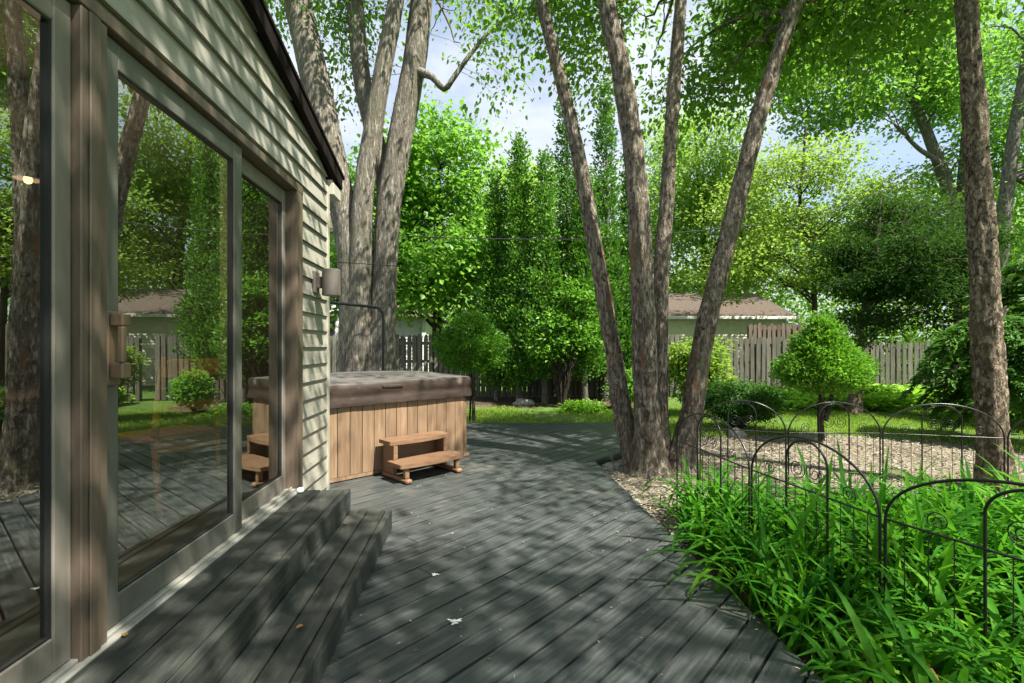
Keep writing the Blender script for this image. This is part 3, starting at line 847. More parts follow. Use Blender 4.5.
def tree(name, label, cat, stems, ells, n_clu, per, rad, leaf, mat, bark, group=None, limbs=14, flat=0.55, gap=0.35, gscale=0.8, seed=1,
         hexa=True, width=0.62, droop=0.35, sides=12, relief=None, step=0.10, flare=1.5, low=0.45, limb_r=0.42, extra=None, up=1.3, twig=True):
    """stems: list of [(x,y,z,r), ...]; extra: hand-placed limbs as [(x,y,z,r), ...]"""
    r = np.random.default_rng(seed)
    base = np.array(stems[0][0][:3], float); base[2] = GZ
    root = tag(empty(name, base), label, cat, group)
    spts, stan, srad = [], [], []
    for i, s in enumerate(stems):
        sp = smooth_path(np.array(s, float), step)
        rr = sp[:, 3].copy()
        zz = sp[:, 2]-GZ
        if flare and zz[0] < 0.3: rr *= 1+(flare-1)*np.exp(-zz/0.22)
        b = MB(); b.tube(sp[:, :3], rr, sides, relief(seed*10+i) if relief else None)
        b.build('trunk', bark, root, smooth=True, origin=None).location = tuple(-base)
        tg = np.gradient(sp[:, :3], axis=0)
        k0 = int(len(sp)*low)
        spts.append(sp[k0:, :3]); stan.append(tg[k0:]); srad.append(sp[k0:, 3])
    S, ST, SR = np.vstack(spts), unit(np.vstack(stan)), np.concatenate(srad)
    bb = MB()
    lp, lr = [S], [SR]
    for e in (extra or []):
        sp = smooth_path(np.array(e, float), 0.08)
        bb.tube(sp[:, :3], sp[:, 3], 8); lp.append(sp[:, :3]); lr.append(sp[:, 3])
    if limbs:
        tg = ell_points(ells, limbs, r, shell=0.5, seed=seed)
        for q in tg:
            hd = np.linalg.norm(S[:, :2]-q[:2], axis=1)
            want = q[2]-hd*0.55
            c = np.abs(S[:, 2]-want)+hd*0.35
            a = int(np.argmin(c+r.random(len(c))*0.4))
            t0 = ST[a]*0.8+unit(q-S[a])*0.9
            pth = limb_path(S[a], t0, q, r)
            L = np.linalg.norm(q-S[a])
            ra = min(SR[a]*limb_r, 0.02+L*0.014)
            rads = np.linspace(ra, 0.008, len(pth))
            bb.tube(pth, rads, 7); lp.append(pth[2:]); lr.append(rads[2:])
            # side branches
            for _ in range(3):
                m = r.integers(3, len(pth)-1)
                d = unit(r.normal(size=3)*np.array((1, 1, 0.5))+unit(pth[m]-pth[m-1])*0.9)
                e = pth[m]+d*L*r.uniform(0.2, 0.42)
                p2 = limb_path(pth[m], d, e, r, 0.08, 7); r2 = np.linspace(rads[m]*0.6, 0.005, 7)
                bb.tube(p2, r2, 5); lp.append(p2[2:]); lr.append(r2[2:])
    C = ell_points(ells, n_clu, r, gap=gap, gscale=gscale, seed=seed)
    LP = np.vstack(lp)
    if twig:
        for c in C:
            d = np.linalg.norm(LP-c, axis=1); k = int(np.argmin(d))
            if d[k] > 0.05 and d[k] < 3.0:
                mid = (LP[k]+c)/2+np.array((0, 0, d[k]*0.10))+r.normal(0, 0.05*d[k], 3)
                bb.tube([LP[k], mid, c], [0.0035+0.0022*d[k], 0.004, 0.002], 3, cap=False)
    if bb.n:
        bb.build('branch', bark, root, smooth=True).location = tuple(-base)
    lm = MB()
    n = len(C)*per
    off = r.normal(size=(n, 3))*np.array((1, 1, flat))*rad*r.uniform(0.6, 1.25, (len(C), 1)).repeat(per, 0)
    pos = np.repeat(C, per, 0)+off
    ax = unit(off)*0.9+r.normal(size=(n, 3))*0.55+np.array((0, 0, -droop))
    nr = r.normal(size=(n, 3))*0.75+np.array((0, 0, up))
    ln = leaf*r.uniform(0.45, 1.35, n)
    leaf_mesh(lm, pos, ax, nr, ln, ln*width, hexa)
    lm.build('crown', mat, root).location = tuple(-base)
    return root

def st(pts, Y, r0, r1, dY=0.0):
    """a stem from bearings: (px, py) up the trunk, at distance Y (drifting by dY), radius r0 to r1"""
    n = len(pts); out = []
    for i, p in enumerate(pts):
        y = Y+dY*i/(n-1)
        q = P(p[0], p[1], y)
        out.append((*q, p[2] if len(p) > 2 else r0+(r1-r0)*i/(n-1)))
    out[0] = (out[0][0], out[0][1], min(out[0][2], GZ-0.05), out[0][3])
    return out

# ------------------------------------------------------------------ the near trees
tree('clump_tree', 'flaky-barked tree of four leaning trunks at the deck edge', 'tree',
     [st([(642, 476), (624, 420), (613, 350), (595, 243), (575, 140), (541, 0), (500, -170), (462, -330)], 5.35, 0.112, 0.050, 0.5),
      st([(651, 478), (647, 400), (644, 307), (635, 169), (622, 75), (607, 0), (588, -150), (574, -330)], 5.20, 0.142, 0.062, -0.2),
      st([(663, 470), (660, 400), (661, 277), (667, 200), (674, 88), (681, 0), (692, -150), (700, -320)], 5.45, 0.098, 0.052, 0.4),
      st([(676, 473), (690, 420), (707, 323), (732, 222), (757, 123), (797, 0), (848, -140), (893, -270)], 5.40, 0.122, 0.055, -0.1)],
     [(0.5, 6.3, 6.6, 1.7, 1.7, 1.2, 1.0), (2.3, 6.4, 5.6, 2.0, 1.8, 1.4, 1.5), (4.3, 6.4, 6.0, 1.8, 1.9, 1.3, 1.3), (1.7, 5.0, 8.4, 3.6, 3.0, 2.0, 0.25)],
     780, 36, 0.28, 0.085, LEAF['canopy'], BARK['birch'], limbs=26, flat=0.8, gap=0.46, gscale=0.8, seed=11, sides=40, relief=lambda s: rough(s, 0.22), step=0.035, flare=1.75, low=0.6, droop=0.6)

tree('shade_tree', 'single straight trunk with plated bark standing behind the wire garden fence', 'tree',
     [st([(997, 500), (995, 470), (990, 400), (985, 300), (980, 200), (973, 100), (966, 0), (958, -150), (950, -330)], 4.60, 0.135, 0.062, 0.1)],
     [(5.0, 4.2, 7.4, 2.6, 2.6, 1.7), (2.9, 3.9, 7.4, 1.6, 1.3, 1.0, .5), (5.4, 1.6, 7.8, 2.4, 2.2, 1.6, .6), (4.9, 6.4, 6.2, 1.9, 1.5, 1.5)],
     400, 34, 0.32, 0.09, LEAF['canopy'], BARK['plate'], limbs=20, flat=0.8, gap=0.46, gscale=0.7, seed=12, sides=40, relief=lambda s: rough(s, 0.24, 3.6), step=0.03, flare=1.25, low=0.72, droop=0.5)

tree('old_tree', 'massive grey tree forking into several trunks behind the hot tub', 'tree',
     [st([(361, 392, .40), (358, 340, .33), (353, 265, .27), (345, 215, .25), (333, 168, .27), (316, 85, .26), (297, 0, .24), (262, -150, .17), (230, -280, .1)], 9.0, .4, .1),
      st([(379, 392, .38), (381, 340, .27), (385, 265, .225), (389, 202, .23), (396, 160, .23), (404, 118, .225), (414, 67, .215), (422, 0, .20), (436, -140, .14), (446, -260, .08)], 9.1, .4, .1),
      st([(357, 330, .20), (360, 260, .20), (364, 190, .18), (373, 130, .165), (383, 70, .155), (396, 0, .145), (412, -120, .1), (420, -220, .06)], 8.85, .2, .06),
      st([(383, 300, .18), (386, 200, .17), (381, 160, .16), (368, 110, .165), (361, 70, .165), (355, 0, .15), (346, -130, .1), (338, -230, .06)], 9.25, .2, .06)],
     [(-4.2, 9.0, 9.0, 2.6, 2.4, 2.2), (-1.0, 9.2, 9.2, 2.5, 2.2, 2.0), (-2.6, 9.0, 11.5, 3.4, 3.0, 2.0), (-0.3, 9.0, 7.2, 1.1, 1.0, 0.75, 2.5), (-0.1, 8.9, 6.3, .45, .5, .5, 2.0), (-3.6, 9.8, 6.9, 1.0, 0.8, 0.8, 1.0)],
     560, 34, 0.36, 0.105, LEAF['canopy'], BARK['big'], limbs=20, flat=0.8, gap=0.40, gscale=0.5, seed=13, sides=40, relief=lambda s: rough(s, 0.10), step=0.07, flare=1.25, low=0.7, droop=0.6,
     extra=[[(*P(419, 72, 9.0), .10), (*P(432, 77, 8.9), .06), (*P(444, 89, 8.9), .055), (*P(452, 80, 8.9), .05), (*P(470, 55, 8.9), .04), (*P(493, 28, 8.9), .03), (*P(520, 10, 8.9), .02)]])

# trees standing beside and behind the tripod, whose crowns shade the deck
tree('shade_tree', 'tall leafy tree behind the near end of the deck, outside the view', 'tree',
     [[(3.4, -3.2, GZ-.05, .2), (3.3, -3.0, 3, .17), (3.0, -2.6, 6, .12), (2.8, -2.4, 9, .06)]],
     [(0.9, 0.4, 7.2, 1.5, 2.3, 0.9), (2.3, -1.4, 8.2, 2.0, 2.0, 1.4), (4.6, -2.0, 8.4, 2.0, 2.2, 1.6, .6)],
     410, 34, 0.32, 0.10, LEAF['canopy'], BARK['plate'], limbs=16, gap=0.40, gscale=0.8, seed=14, low=0.6)
tree('shade_tree', 'broad low tree far out to the side of the lawn', 'tree',
     [[(15.0, 2.0, GZ-.05, .22), (14.9, 2.1, 3, .18), (14.7, 2.2, 6, .12), (14.5, 2.2, 8, .06)]],
     [(14.5, 2.0, 6.0, 3.2, 3.2, 2.6), (13.0, 4.6, 5.0, 2.4, 2.4, 2.2)],
     420, 34, 0.42, 0.13, LEAF['maple'], BARK['grey'], limbs=12, gap=0.30, gscale=0.5, seed=15, hexa=False, low=0.4)

# ------------------------------------------------------------------ background trees
tree('maple_tree', 'bright green maple crown beyond the fence between the old tree and the conifers', 'tree',
     [[(*P(436, 400, 14.0)[:2], GZ-.05, .16), (*P(437, 330, 14.0), .14), (*P(440, 250, 14), .11), (*P(438, 170, 14), .06)]],
     [(*P(438, 165, 14.0), 1.7, 1.8, 1.9), (*P(395, 210, 14.4), 1.9, 1.8, 2.0), (*P(440, 265, 13.6), 2.0, 1.7, 1.7), (*P(360, 280, 14.6), 1.6, 1.6, 1.8), (*P(476, 250, 14.5), 1.0, 1.4, 1.8)],
     720, 44, 0.36, 0.15, LEAF['maple'], BARK['dark'], limbs=14, gap=0.20, gscale=0.7, seed=21, hexa=False, width=0.85, low=0.3, flat=0.5)
tree('maple_tree', 'pale yellow-green tree rising behind the row of columnar conifers', 'tree',
     [[(*P(530, 400, 19.0)[:2], GZ-.05, .2), (*P(530, 280, 19.0), .16), (*P(528, 200, 19), .08)]],
     [(*P(515, 205, 19.0), 1.7, 1.6, 2.0), (*P(490, 245, 19.4), 1.8, 1.8, 2.2), (*P(570, 270, 19.4), 2.4, 2.0, 2.0)],
     420, 36, 0.42, 0.17, LEAF['bright'], BARK['grey'], limbs=10, gap=0.20, seed=22, hexa=False, width=0.8, low=0.3)
tree('locust_tree', 'feathery light green tree above the garage roof between the leaning trunks', 'tree',
     [[(*P(704, 388, 26.5)[:2], GZ-.05, .26), (*P(706, 280, 26.5), .21), (*P(700, 200, 26.5), .14), (*P(695, 130, 26.5), .06)]],
     [(*P(700, 165, 26.5), 3.2, 2.6, 3.7), (*P(672, 220, 27.0), 2.8, 2.4, 3.4), (*P(735, 225, 26.7), 3.1, 2.4, 3.7), (*P(700, 265, 27.2), 4.3, 2.4, 2.0)],
     900, 46, 0.58, 0.21, LEAF['bright'], BARK['dark'], limbs=16, gap=0.24, gscale=0.5, seed=23, hexa=False, width=0.5, low=0.3)
tree('dogwood_tree', 'yellow-green layered tree on a thin crooked dark trunk', 'tree',
     [st([(818, 405), (815, 330), (813, 270), (806, 235), (800, 205), (803, 165), (806, 120)], 15.5, 0.09, 0.032)],
     [(*P(800, 165, 15.5), 1.9, 1.6, 1.2), (*P(765, 215, 15.7), 2.1, 1.6, 1.4), (*P(840, 215, 15.5), 2.2, 1.6, 1.4), (*P(790, 265, 15.7), 2.7, 1.6, 1.1), (*P(860, 265, 15.8), 2.2, 1.6, 1.3), (*P(735, 270, 16.0), 1.6, 1.4, 1.1), (*P(885, 215, 15.8), 1.5, 1.4, 1.0)],
     720, 38, 0.42, 0.125, LEAF['lime'], BARK['dark'], limbs=26, gap=0.32, gscale=0.9, seed=24, hexa=False, width=0.6, flat=0.28, low=0.35, droop=0.1)
tree('ash_tree', 'tall dark green tree with forking limbs behind the plated trunk', 'tree',
     [[(*P(966, 400, 20.0)[:2], GZ-.05, .36), (*P(962, 300, 20.0), .30), (*P(952, 205, 20), .25), (*P(930, 140, 20), .20), (*P(915, 105, 20), .15), (*P(890, 50, 20), .10), (*P(870, 0, 20), .07)],
      [(*P(957, 240, 20), .19), (*P(962, 180, 20.2), .17), (*P(968, 100, 20.4), .13), (*P(974, 20, 20.4), .08)],
      [(*P(952, 200, 20), .13), (*P(940, 165, 19.8), .11), (*P(918, 148, 19.6), .08), (*P(895, 125, 19.5), .05)]],
     [(*P(880, 45, 19.8), 3.1, 2.6, 2.6), (*P(930, 75, 19.6), 2.8, 2.4, 2.2), (*P(985, 60, 20.0), 3.3, 2.6, 3.1), (*P(840, 95, 19.4), 2.2, 2.0, 1.7), (*P(900, -30, 20.0), 4.1, 3.0, 2.4), (*P(1010, 150, 19.6), 2.1, 2.0, 2.2), (*P(800, 50, 19.4), 2.6, 2.0, 2.2), (*P(760, 20, 19.6), 2.0, 2.0, 2.0), (*P(950, 180, 20.6), 1.6, 1.6, 1.2, .8)],
     1300, 44, 0.54, 0.19, LEAF['maple'], BARK['grey'], limbs=26, gap=0.30, gscale=0.45, seed=25, hexa=False, width=0.7, low=0.45)
tree('ash_tree', 'pale grey leaning trunk at the far right behind the shrubs', 'tree',
     [[(*P(994, 400, 13.0)[:2], GZ-.05, .2), (*P(1002, 240, 13.0), .17), (*P(1012, 150, 13), .15), (*P(1026, 60, 13), .12), (*P(1045, -80, 13), .08)]],
     [(*P(1060, 60, 13.0), 2.4, 2.2, 2.4), (*P(1085, 200, 13.4), 2.2, 2.0, 2.2), (*P(1050, 270, 14.0), 1.8, 2.0, 1.6)],
     360, 36, 0.38, 0.13, LEAF['maple'], BARK['grey'], limbs=10, gap=0.25, seed=26, hexa=False, low=0.45)

# a mass of trees beyond the gardens, nothing in it can be told apart
far = MB()
r_ = np.random.default_rng(31)
C = []
while len(C) < 1500:
    x, y = r_.uniform(-34, 44), r_.uniform(24, 36)
    top = 6.0+3.2*min(1, max(0, (x-2)/5))+2.6*mnoise.noise(Vector((x*0.16, y*0.1, 3)))+1.0*mnoise.noise(Vector((x*0.6, y*0.3, 9)))
    zc = r_.uniform(0, top)
    if mnoise.noise(Vector((x*0.35, y*0.35, zc*0.35))) > -0.22: C.append((x, y, zc))
for k in range(420):
    C.append((r_.uniform(18, 30), r_.uniform(-4, 24) , r_.uniform(0.2, 8)))
C = np.array(C); n = len(C)*60
off = r_.normal(size=(n, 3))*np.array((0.75, 0.75, 0.5))
pos = np.repeat(C, 60, 0)+off
ln = r_.uniform(0.18, 0.32, n)
leaf_mesh(far, pos, unit(off)+r_.normal(size=(n, 3))*0.6+np.array((0, 0, -.3)), r_.normal(size=(n, 3))*0.7+np.array((0, 0, 1.0)), ln, ln*0.75, False)
tag(far.build('distant_woods', LEAF['far']), 'mass of trees closing the view beyond the gardens', 'woods', kind='stuff')

# ------------------------------------------------------------------ conifers: upright sprays around a stem
def sprays(mb, base, prof, n, r, ln, width=0.5, rise=0.5, lump=0.22, lfreq=2.6, depth=0.55, jag=0.12, seed=0, ex=1.0, clus=5, hang=0.0, spread=0.7):
    """flat fans of foliage standing out from a stem; prof: list of (height, radius)"""
    prof = np.array(prof, float)
    hs, rs = prof[:, 0], prof[:, 1]
    hh = np.linspace(hs[0], hs[-1], 200); w = np.interp(hh, hs, rs)+0.04
    cdf = np.cumsum(w); cdf /= cdf[-1]
    m = n//clus
    h = np.interp(r.random(m), cdf, hh)
    a = r.uniform(0, 2*math.pi, m)
    R_ = np.interp(h, hs, rs)
    lu = np.array([mnoise.noise(Vector((math.cos(q)*lfreq*0.6+seed, math.sin(q)*lfreq*0.6, zz*lfreq))) for q, zz in zip(a, h)])
    R_ = R_*(1+lump*lu*1.6)*(1-depth*r.random(m)**2.2)+r.normal(0, jag*0.25, m)*R_
    c = np.c_[np.cos(a)*R_*ex, np.sin(a)*R_, h]
    c = np.repeat(c, clus, 0)+r.normal(0, ln*spread, (m*clus, 3))
    out = np.repeat(np.c_[np.cos(a), np.sin(a), np.zeros(m)], clus, 0)
    ax = out*0.9+r.normal(size=out.shape)*0.45+np.array((0, 0, rise-hang))
    nr = np.cross(out, np.array((0, 0, 1.0)))*r.choice((-1, 1), (len(out), 1))*0.6+r.normal(size=out.shape)*0.6+out*0.4+np.array((0, 0, 0.3))
    l_ = ln*r.uniform(0.6, 1.3, len(out))
    leaf_mesh(mb, c+np.asarray(base), ax, nr, l_, l_*width, True)

def conifer(name, label, cat, x, y, prof, n, ln, mat, bark, trunk, group=None, seed=0, **kw):
    r = np.random.default_rng(seed)
    o = tag(empty(name, (x, y, GZ)), label, cat, group)
    for s in trunk:
        b = MB(); b.tube(smooth_path([(p[0], p[1], p[2]) for p in s], 0.08), np.interp(np.linspace(0, 1, len(smooth_path([(p[0], p[1], p[2]) for p in s], 0.08))), np.linspace(0, 1, len(s)), [p[3] for p in s]), 9)
        b.build('trunk', bark, o, smooth=True)
    lm = MB()
    for pr in (prof if isinstance(prof[0], dict) else [dict(base=(0, 0, 0), prof=prof, n=n)]):
        sprays(lm, pr['base'], pr['prof'], pr['n'], r, ln, seed=seed, ex=pr.get('ex', 1.0), **kw)
    lm.build('crown', mat, o)
    return o

ARB = [  # bearing, tip row, distance, half-width, label
 (497, 172, 12.4, 0.50, 'shortest conifer of the row, left end nearest the maple'),
 (519, 136, 12.0, 0.44, 'thin-tipped conifer second from the left of the row'),
 (545, 152, 11.7, 0.52, 'conifer with a dark blunt tip just left of the leaning trunk'),
 (567, 84, 12.3, 0.52, 'tall pointed conifer behind the leftmost leaning trunk'),
 (585, 170, 11.5, 0.50, 'low bushy conifer with bare stems between the tall pointed ones'),
 (605, 82, 12.2, 0.50, 'tall pointed conifer seen between the two left leaning trunks'),
 (630, 150, 12.5, 0.46, 'conifer hidden mostly behind the middle leaning trunks'),
]
for i, (px, py, Y, hwid, lb) in enumerate(ARB):
    top = P(px, py, Y); H = top[2]-GZ
    lo = 0.70 if px > 530 else 0.40
    rr_ = np.random.default_rng(50+i)
    hwid *= 0.70
    bumps = [(lo, hwid*0.5), (lo+0.5, hwid*1.05), (H*0.3, hwid*1.25), (H*0.45, hwid*1.0), (H*0.58, hwid*0.72), (H*0.70, hwid*0.58), (H*0.82, hwid*0.46), (H*0.92, hwid*0.32), (H, 0.03)]
    trunks = [[(0, 0, -.05, .085), (rr_.normal(0, .05), rr_.normal(0, .05), H*0.5, .05), (0, 0, H*0.97, .012)]]
    for q in range(i % 2):
        a = rr_.uniform(0, 6.28); trunks.append([(math.cos(a)*.16, math.sin(a)*.16, -.05, .055), (math.cos(a)*.26, math.sin(a)*.26, H*.3, .04), (math.cos(a)*.2, math.sin(a)*.2, H*.6, .012)])
    conifer('arborvitae', lb, 'conifer', top[0], top[1], bumps, 13000, 0.085, LEAF['cedar'], BARK['grey'], trunks, 'row of columnar conifers along the fence', seed=50+i, lump=0.5, lfreq=2.8, depth=0.45, rise=0.75, width=0.55, clus=20, jag=0.2, spread=1.1)

# round-headed topiary near the tub
tx = P(472, 420, 8.75)
conifer('topiary_tree', 'round clipped topiary on a thin bare stem beyond the hot tub', 'topiary', tx[0]-0.03, tx[1],
        [(0.95, 0.10), (1.02, 0.34), (1.15, 0.46), (1.4, 0.50), (1.63, 0.46), (1.80, 0.34), (1.91, 0.18), (1.96, 0.03)], 12000, 0.055, LEAF['topiary'], BARK['dark'],
        [[(0.06, 0, -.05, .035), (0.05, 0.02, .5, .03), (0.0, 0, 1.0, .03), (0, 0, 1.7, .012)], [(-.02, .08, -.05, .02), (0, .05, .5, .018), (0, 0, 1.0, .018), (.1, 0, 1.5, .01)]],
        seed=61, lump=0.34, lfreq=3.8, depth=0.4, jag=.3, clus=8, rise=0.4, width=0.5)
# mounded topiary in the bed
tx = P(822, 443, 7.0)
conifer('topiary_tree', 'cone-shaped clipped evergreen on a short dark trunk in the mulch bed', 'topiary', tx[0], tx[1],
        [dict(base=(0, 0, 0), prof=[(0.74, 0.10), (0.84, 0.45), (0.97, 0.58), (1.12, 0.49), (1.30, 0.36), (1.48, 0.25), (1.66, 0.14), (1.82, 0.02)], n=15000),
         dict(base=(0.45, 0.2, 0.0), prof=[(0.75, 0.12), (0.88, 0.33), (1.08, 0.36), (1.25, 0.25), (1.36, 0.04)], n=4500)], 0, 0.055, LEAF['topiary'], BARK['dark'],
        [[(0, 0, -.05, .048), (-.025, 0, .35, .04), (0.0, 0, .8, .035), (0, 0, 1.6, .012)], [(0.06, .02, .3, .035), (0.14, .04, .55, .03), (0.26, .1, .95, .015)]],
        seed=62, lump=0.26, lfreq=5.0, depth=0.5, jag=.2, clus=12, spread=.8, rise=0.45, width=0.5)

# hemlock: tiers of drooping branches
def hemlock(name, label, cat, x, y, trunk, tiers, mat, bark, per, ln, seed, droop=0.25, wid=0.34, group=None, rise=0.12, lift=0.02):
    r = np.random.default_rng(seed)
    o = tag(empty(name, (x, y, GZ)), label, cat, group)
    sp = smooth_path(np.array(trunk, float), 0.1)
    b = MB(); b.tube(sp[:, :3], sp[:, 3], 12); b.build('trunk', bark, o, smooth=True)
    bb, lm = MB(), MB()
    for (z0, L, nb, a0, a1) in tiers:
        for k in range(nb):
            a = R(r.uniform(a0, a1)); l_ = L*r.uniform(0.7, 1.1)
            i0 = int(np.argmin(np.abs(sp[:, 2]-z0-r.normal(0, .1)))); s = sp[i0, :3]
            d = np.array((math.cos(a), math.sin(a), 0))
            t = np.linspace(0, 1, 12)[:, None]
            pth = s+d*l_*t+np.array((0, 0, 1.0))*(rise*l_*t-droop*l_*t*t*1.3)
            pth[1:] += r.normal(0, .02*l_, (11, 3))*np.array((1, 1, .5))
            bb.tube(pth, np.linspace(.013, .003, 12), 5)
            n = int(per*l_)
            tt = r.random(n)**0.75
            ii = np.clip((tt*11).astype(int), 0, 10)
            c = pth[ii]+(pth[ii+1]-pth[ii])*r.random((n, 1))
            sd = np.array((-d[1], d[0], 0)); ssn = r.choice((-1, 1), n)[:, None]
            w = wid*l_*(1-0.75*tt[:, None])*r.random((n, 1))+0.02
            c = c+sd*ssn*w+np.array((0, 0, -1.0))*(w*0.22+r.random((n, 1))*0.07-lift)
            ax = sd*ssn*0.8+d*0.8+r.normal(size=(n, 3))*0.3+np.array((0, 0, -.35))
            nr = r.normal(size=(n, 3))*0.35+np.array((0, 0, 1.0))
            q = ln*r.uniform(.6, 1.3, n)
            leaf_mesh(lm, c, ax, nr, q, q*0.36, False)
    bb.build('branch', bark, o, smooth=True); lm.build('crown', mat, o)
    return o
hx = P(854, 414, 9.9)
tree('hemlock_tree', 'dark spreading hemlock whose tiers overhang the cone topiary', 'conifer',
     [[(hx[0], hx[1], GZ-.05, .12), (hx[0]+.06, hx[1], .8, .105), (hx[0]+.15, hx[1], 1.6, .095), (hx[0]+.35, hx[1], 2.6, .075), (hx[0]+.5, hx[1], 3.6, .04), (hx[0]+.55, hx[1], 4.4, .015)]],
     [(*P(905, 320, 9.7), 1.35, 1.1, .34), (*P(880, 285, 9.8), 1.2, 1.2, .32), (*P(940, 285, 9.9), 1.5, 1.2, .4), (*P(900, 250, 10.0), 1.5, 1.2, .42), (*P(950, 240, 10.0), 1.2, 1.1, .5), (*P(905, 215, 10.2), 1.1, 1.0, .45), (*P(860, 335, 9.4), .7, .7, .2), (*P(925, 265, 9.2), 1.0, .9, .9), (*P(885, 260, 9.8), 1.0, .9, .8)],
     560, 80, 0.27, 0.10, LEAF['hemlock'], BARK['plate'], limbs=30, flat=0.36, gap=0.42, gscale=1.3, seed=71, hexa=False, width=0.30, droop=0.3, low=0.3, up=1.1, limb_r=.3)
wx = P(992, 430, 6.9)
hemlock('weeping_hemlock', 'weeping mound of dark drooping evergreen behind the plated trunk', 'shrub', wx[0], wx[1],
        [(0, 0, -.05, .07), (0, 0, .7, .06), (.03, 0, 1.2, .05), (.05, 0, 1.75, .02)],
        [(0.75, 0.6, 12, -180, 180), (1.05, 0.85, 22, -180, 180), (1.35, 0.95, 24, -180, 180), (1.6, 0.9, 24, -180, 180), (1.72, 0.7, 20, -180, 180)],
        LEAF['yew'], BARK['dark'], 620, 0.08, 72, droop=0.75, rise=0.35, lift=.06)
wx = P(1040, 430, 8.4)
hemlock('hemlock_tree', 'layered evergreen at the right edge with pale green branch tips', 'conifer', wx[0], wx[1],
        [(0, 0, -.05, .09), (0, 0, 1.2, .08), (.03, 0, 2.4, .05), (.05, 0, 3.2, .02)],
        [(0.6, 1.3, 18, -180, 180), (1.0, 1.5, 20, -180, 180), (1.45, 1.4, 20, -180, 180), (1.9, 1.2, 18, -180, 180), (2.4, .9, 16, -180, 180), (2.9, .6, 12, -180, 180)],
        LEAF['cedar'], BARK['plate'], 220, 0.12, 73)

# shrubs
def shrub(name, label, cat, c, ells, n_clu, per, rad, leaf, mat, seed, width=0.5, flat=0.4, hexa=True, up=1.2):
    r = np.random.default_rng(seed)
    o = tag(empty(name, (c[0], c[1], GZ)), label, cat)
    C = ell_points(ells, n_clu, r, shell=0.5, seed=seed); C = C[C[:, 2] > 0.02]
    bb = MB()
    for q in C[::3]:
        bb.tube([(q[0]*.08, q[1]*.08, 0), (q[0]*.5, q[1]*.5, q[2]*.6), q], [.014, .008, .003], 4, cap=False)
    bb.build('stem', BARK['dark'], o)
    n = len(C)*per
    off = r.normal(size=(n, 3))*np.array((1, 1, flat))*rad
    lm = MB(); ln = leaf*r.uniform(.65, 1.25, n)
    leaf_mesh(lm, np.maximum(np.repeat(C, per, 0)+off, (-99, -99, .01)), unit(off)+r.normal(size=(n, 3))*.4+np.array((0, 0, -.15)), r.normal(size=(n, 3))*.5+np.array((0, 0, up)), ln, ln*width, hexa)
    lm.build('foliage', mat, o)
    return o
shrub('yew_shrub', 'dark green spreading shrub just right of the leaning trunks', 'shrub', P(738, 425, 8.0),
      [(0, 0, .45, .62, .55, .36), (-.3, .1, .55, .4, .4, .3), (.25, 0, .5, .4, .4, .35)], 240, 44, 0.10, 0.07, LEAF['yew'], 81, 0.4)
shrub('lime_shrub', 'lime green feathery shrub behind the leaning trunks', 'shrub', P(697, 400, 9.6),
      [(0, 0, .8, .55, .5, .6), (-.25, 0, 1.1, .4, .4, .45), (.2, 0, 1.3, .3, .3, .35)], 170, 40, 0.13, 0.10, LEAF['lime'], 82, 0.42)
shrub('lower_conifer_foliage', 'bright lower foliage of the conifers, added as a separate clump', 'tree', P(562, 400, 10.9),  # separate clump added for the bright lower foliage of the conifers
      [(-.25, 0, 1.35, .45, .4, .35), (.35, 0, 1.7, .45, .4, .4), (-.2, 0, 2.0, .3, .3, .35), (.5, .0, 2.4, .3, .3, .35), (.1, 0, 2.7, .25, .3, .3)], 120, 24, 0.13, 0.09, LEAF['topiary'], 83, 0.7)
shrub('low_shrub', 'low green clump of leaves on the lawn behind the deck', 'plant', P(583, 412, 10.2),
      [(0, 0, .08, .5, .3, .12)], 60, 40, 0.09, 0.07, LEAF['fern'], 84, 0.6)
shrub('low_shrub', 'leafy sapling by the fence between the leaning trunks and conifers', 'plant', P(625, 395, 10.6),
      [(0, 0, .5, .3, .3, .4)], 70, 30, 0.10, 0.08, LEAF['maple'], 85, 0.7)

# bright ground cover by the right-hand fence
fm = MB(); r_ = np.random.default_rng(91)
n = 9000
xy = np.c_[r_.uniform(4.8, 12.2, n), r_.uniform(10.2, 12.7, n)]
hgt = 0.30+0.22*np.array([mnoise.noise(Vector((a*1.2, b_*1.2, 1))) for a, b_ in xy])
c = np.c_[xy, GZ+hgt*r_.random(n)**0.5]
ln = r_.uniform(.12, .24, n); a = r_.uniform(0, 6.28, n)
leaf_mesh(fm, c, np.c_[np.cos(a), np.sin(a), r_.uniform(-.2, .8, n)], r_.normal(size=(n, 3))*.4+np.array((0, 0, 1.)), ln, ln*.42, True)
tag(fm.build('ground_cover', LEAF['fern']), 'bright green leafy ground cover in front of the wooden fence', 'ground cover', kind='stuff')

# ------------------------------------------------------------------ grass on the lawn
gm = MB(); r_ = np.random.default_rng(92)
pts = []
n = 95000
x = r_.uniform(-2.5, 12.5, n); y = 6.2+6.2*r_.random(n)
keep = (x/y > -0.35) & (x/y < 1.25)
inside_deck = (y < 8.32) & (x < 1.98)
def in_poly(px, py, poly):
    c = np.zeros(len(px), bool); q = np.asarray(poly)
    for i in range(len(q)):
        x1, y1 = q[i]; x2, y2 = q[(i+1) % len(q)]
        if y1 == y2: continue
        cond = ((y1 > py) != (y2 > py)) & (px < (x2-x1)*(py-y1)/(y2-y1)+x1)
        c ^= cond
    return c
keep &= ~inside_deck & ~in_poly(x, y, MULCH)
patch = np.array([mnoise.noise(Vector((a*.7, b_*.7, 4)))+0.5*mnoise.noise(Vector((a*2.5, b_*2.5, 8))) for a, b_ in zip(x, y)])
keep &= (patch > -0.28) & (y < 10.9+r_.normal(0, .2, n))
x, y = x[keep], y[keep]; n = len(x)
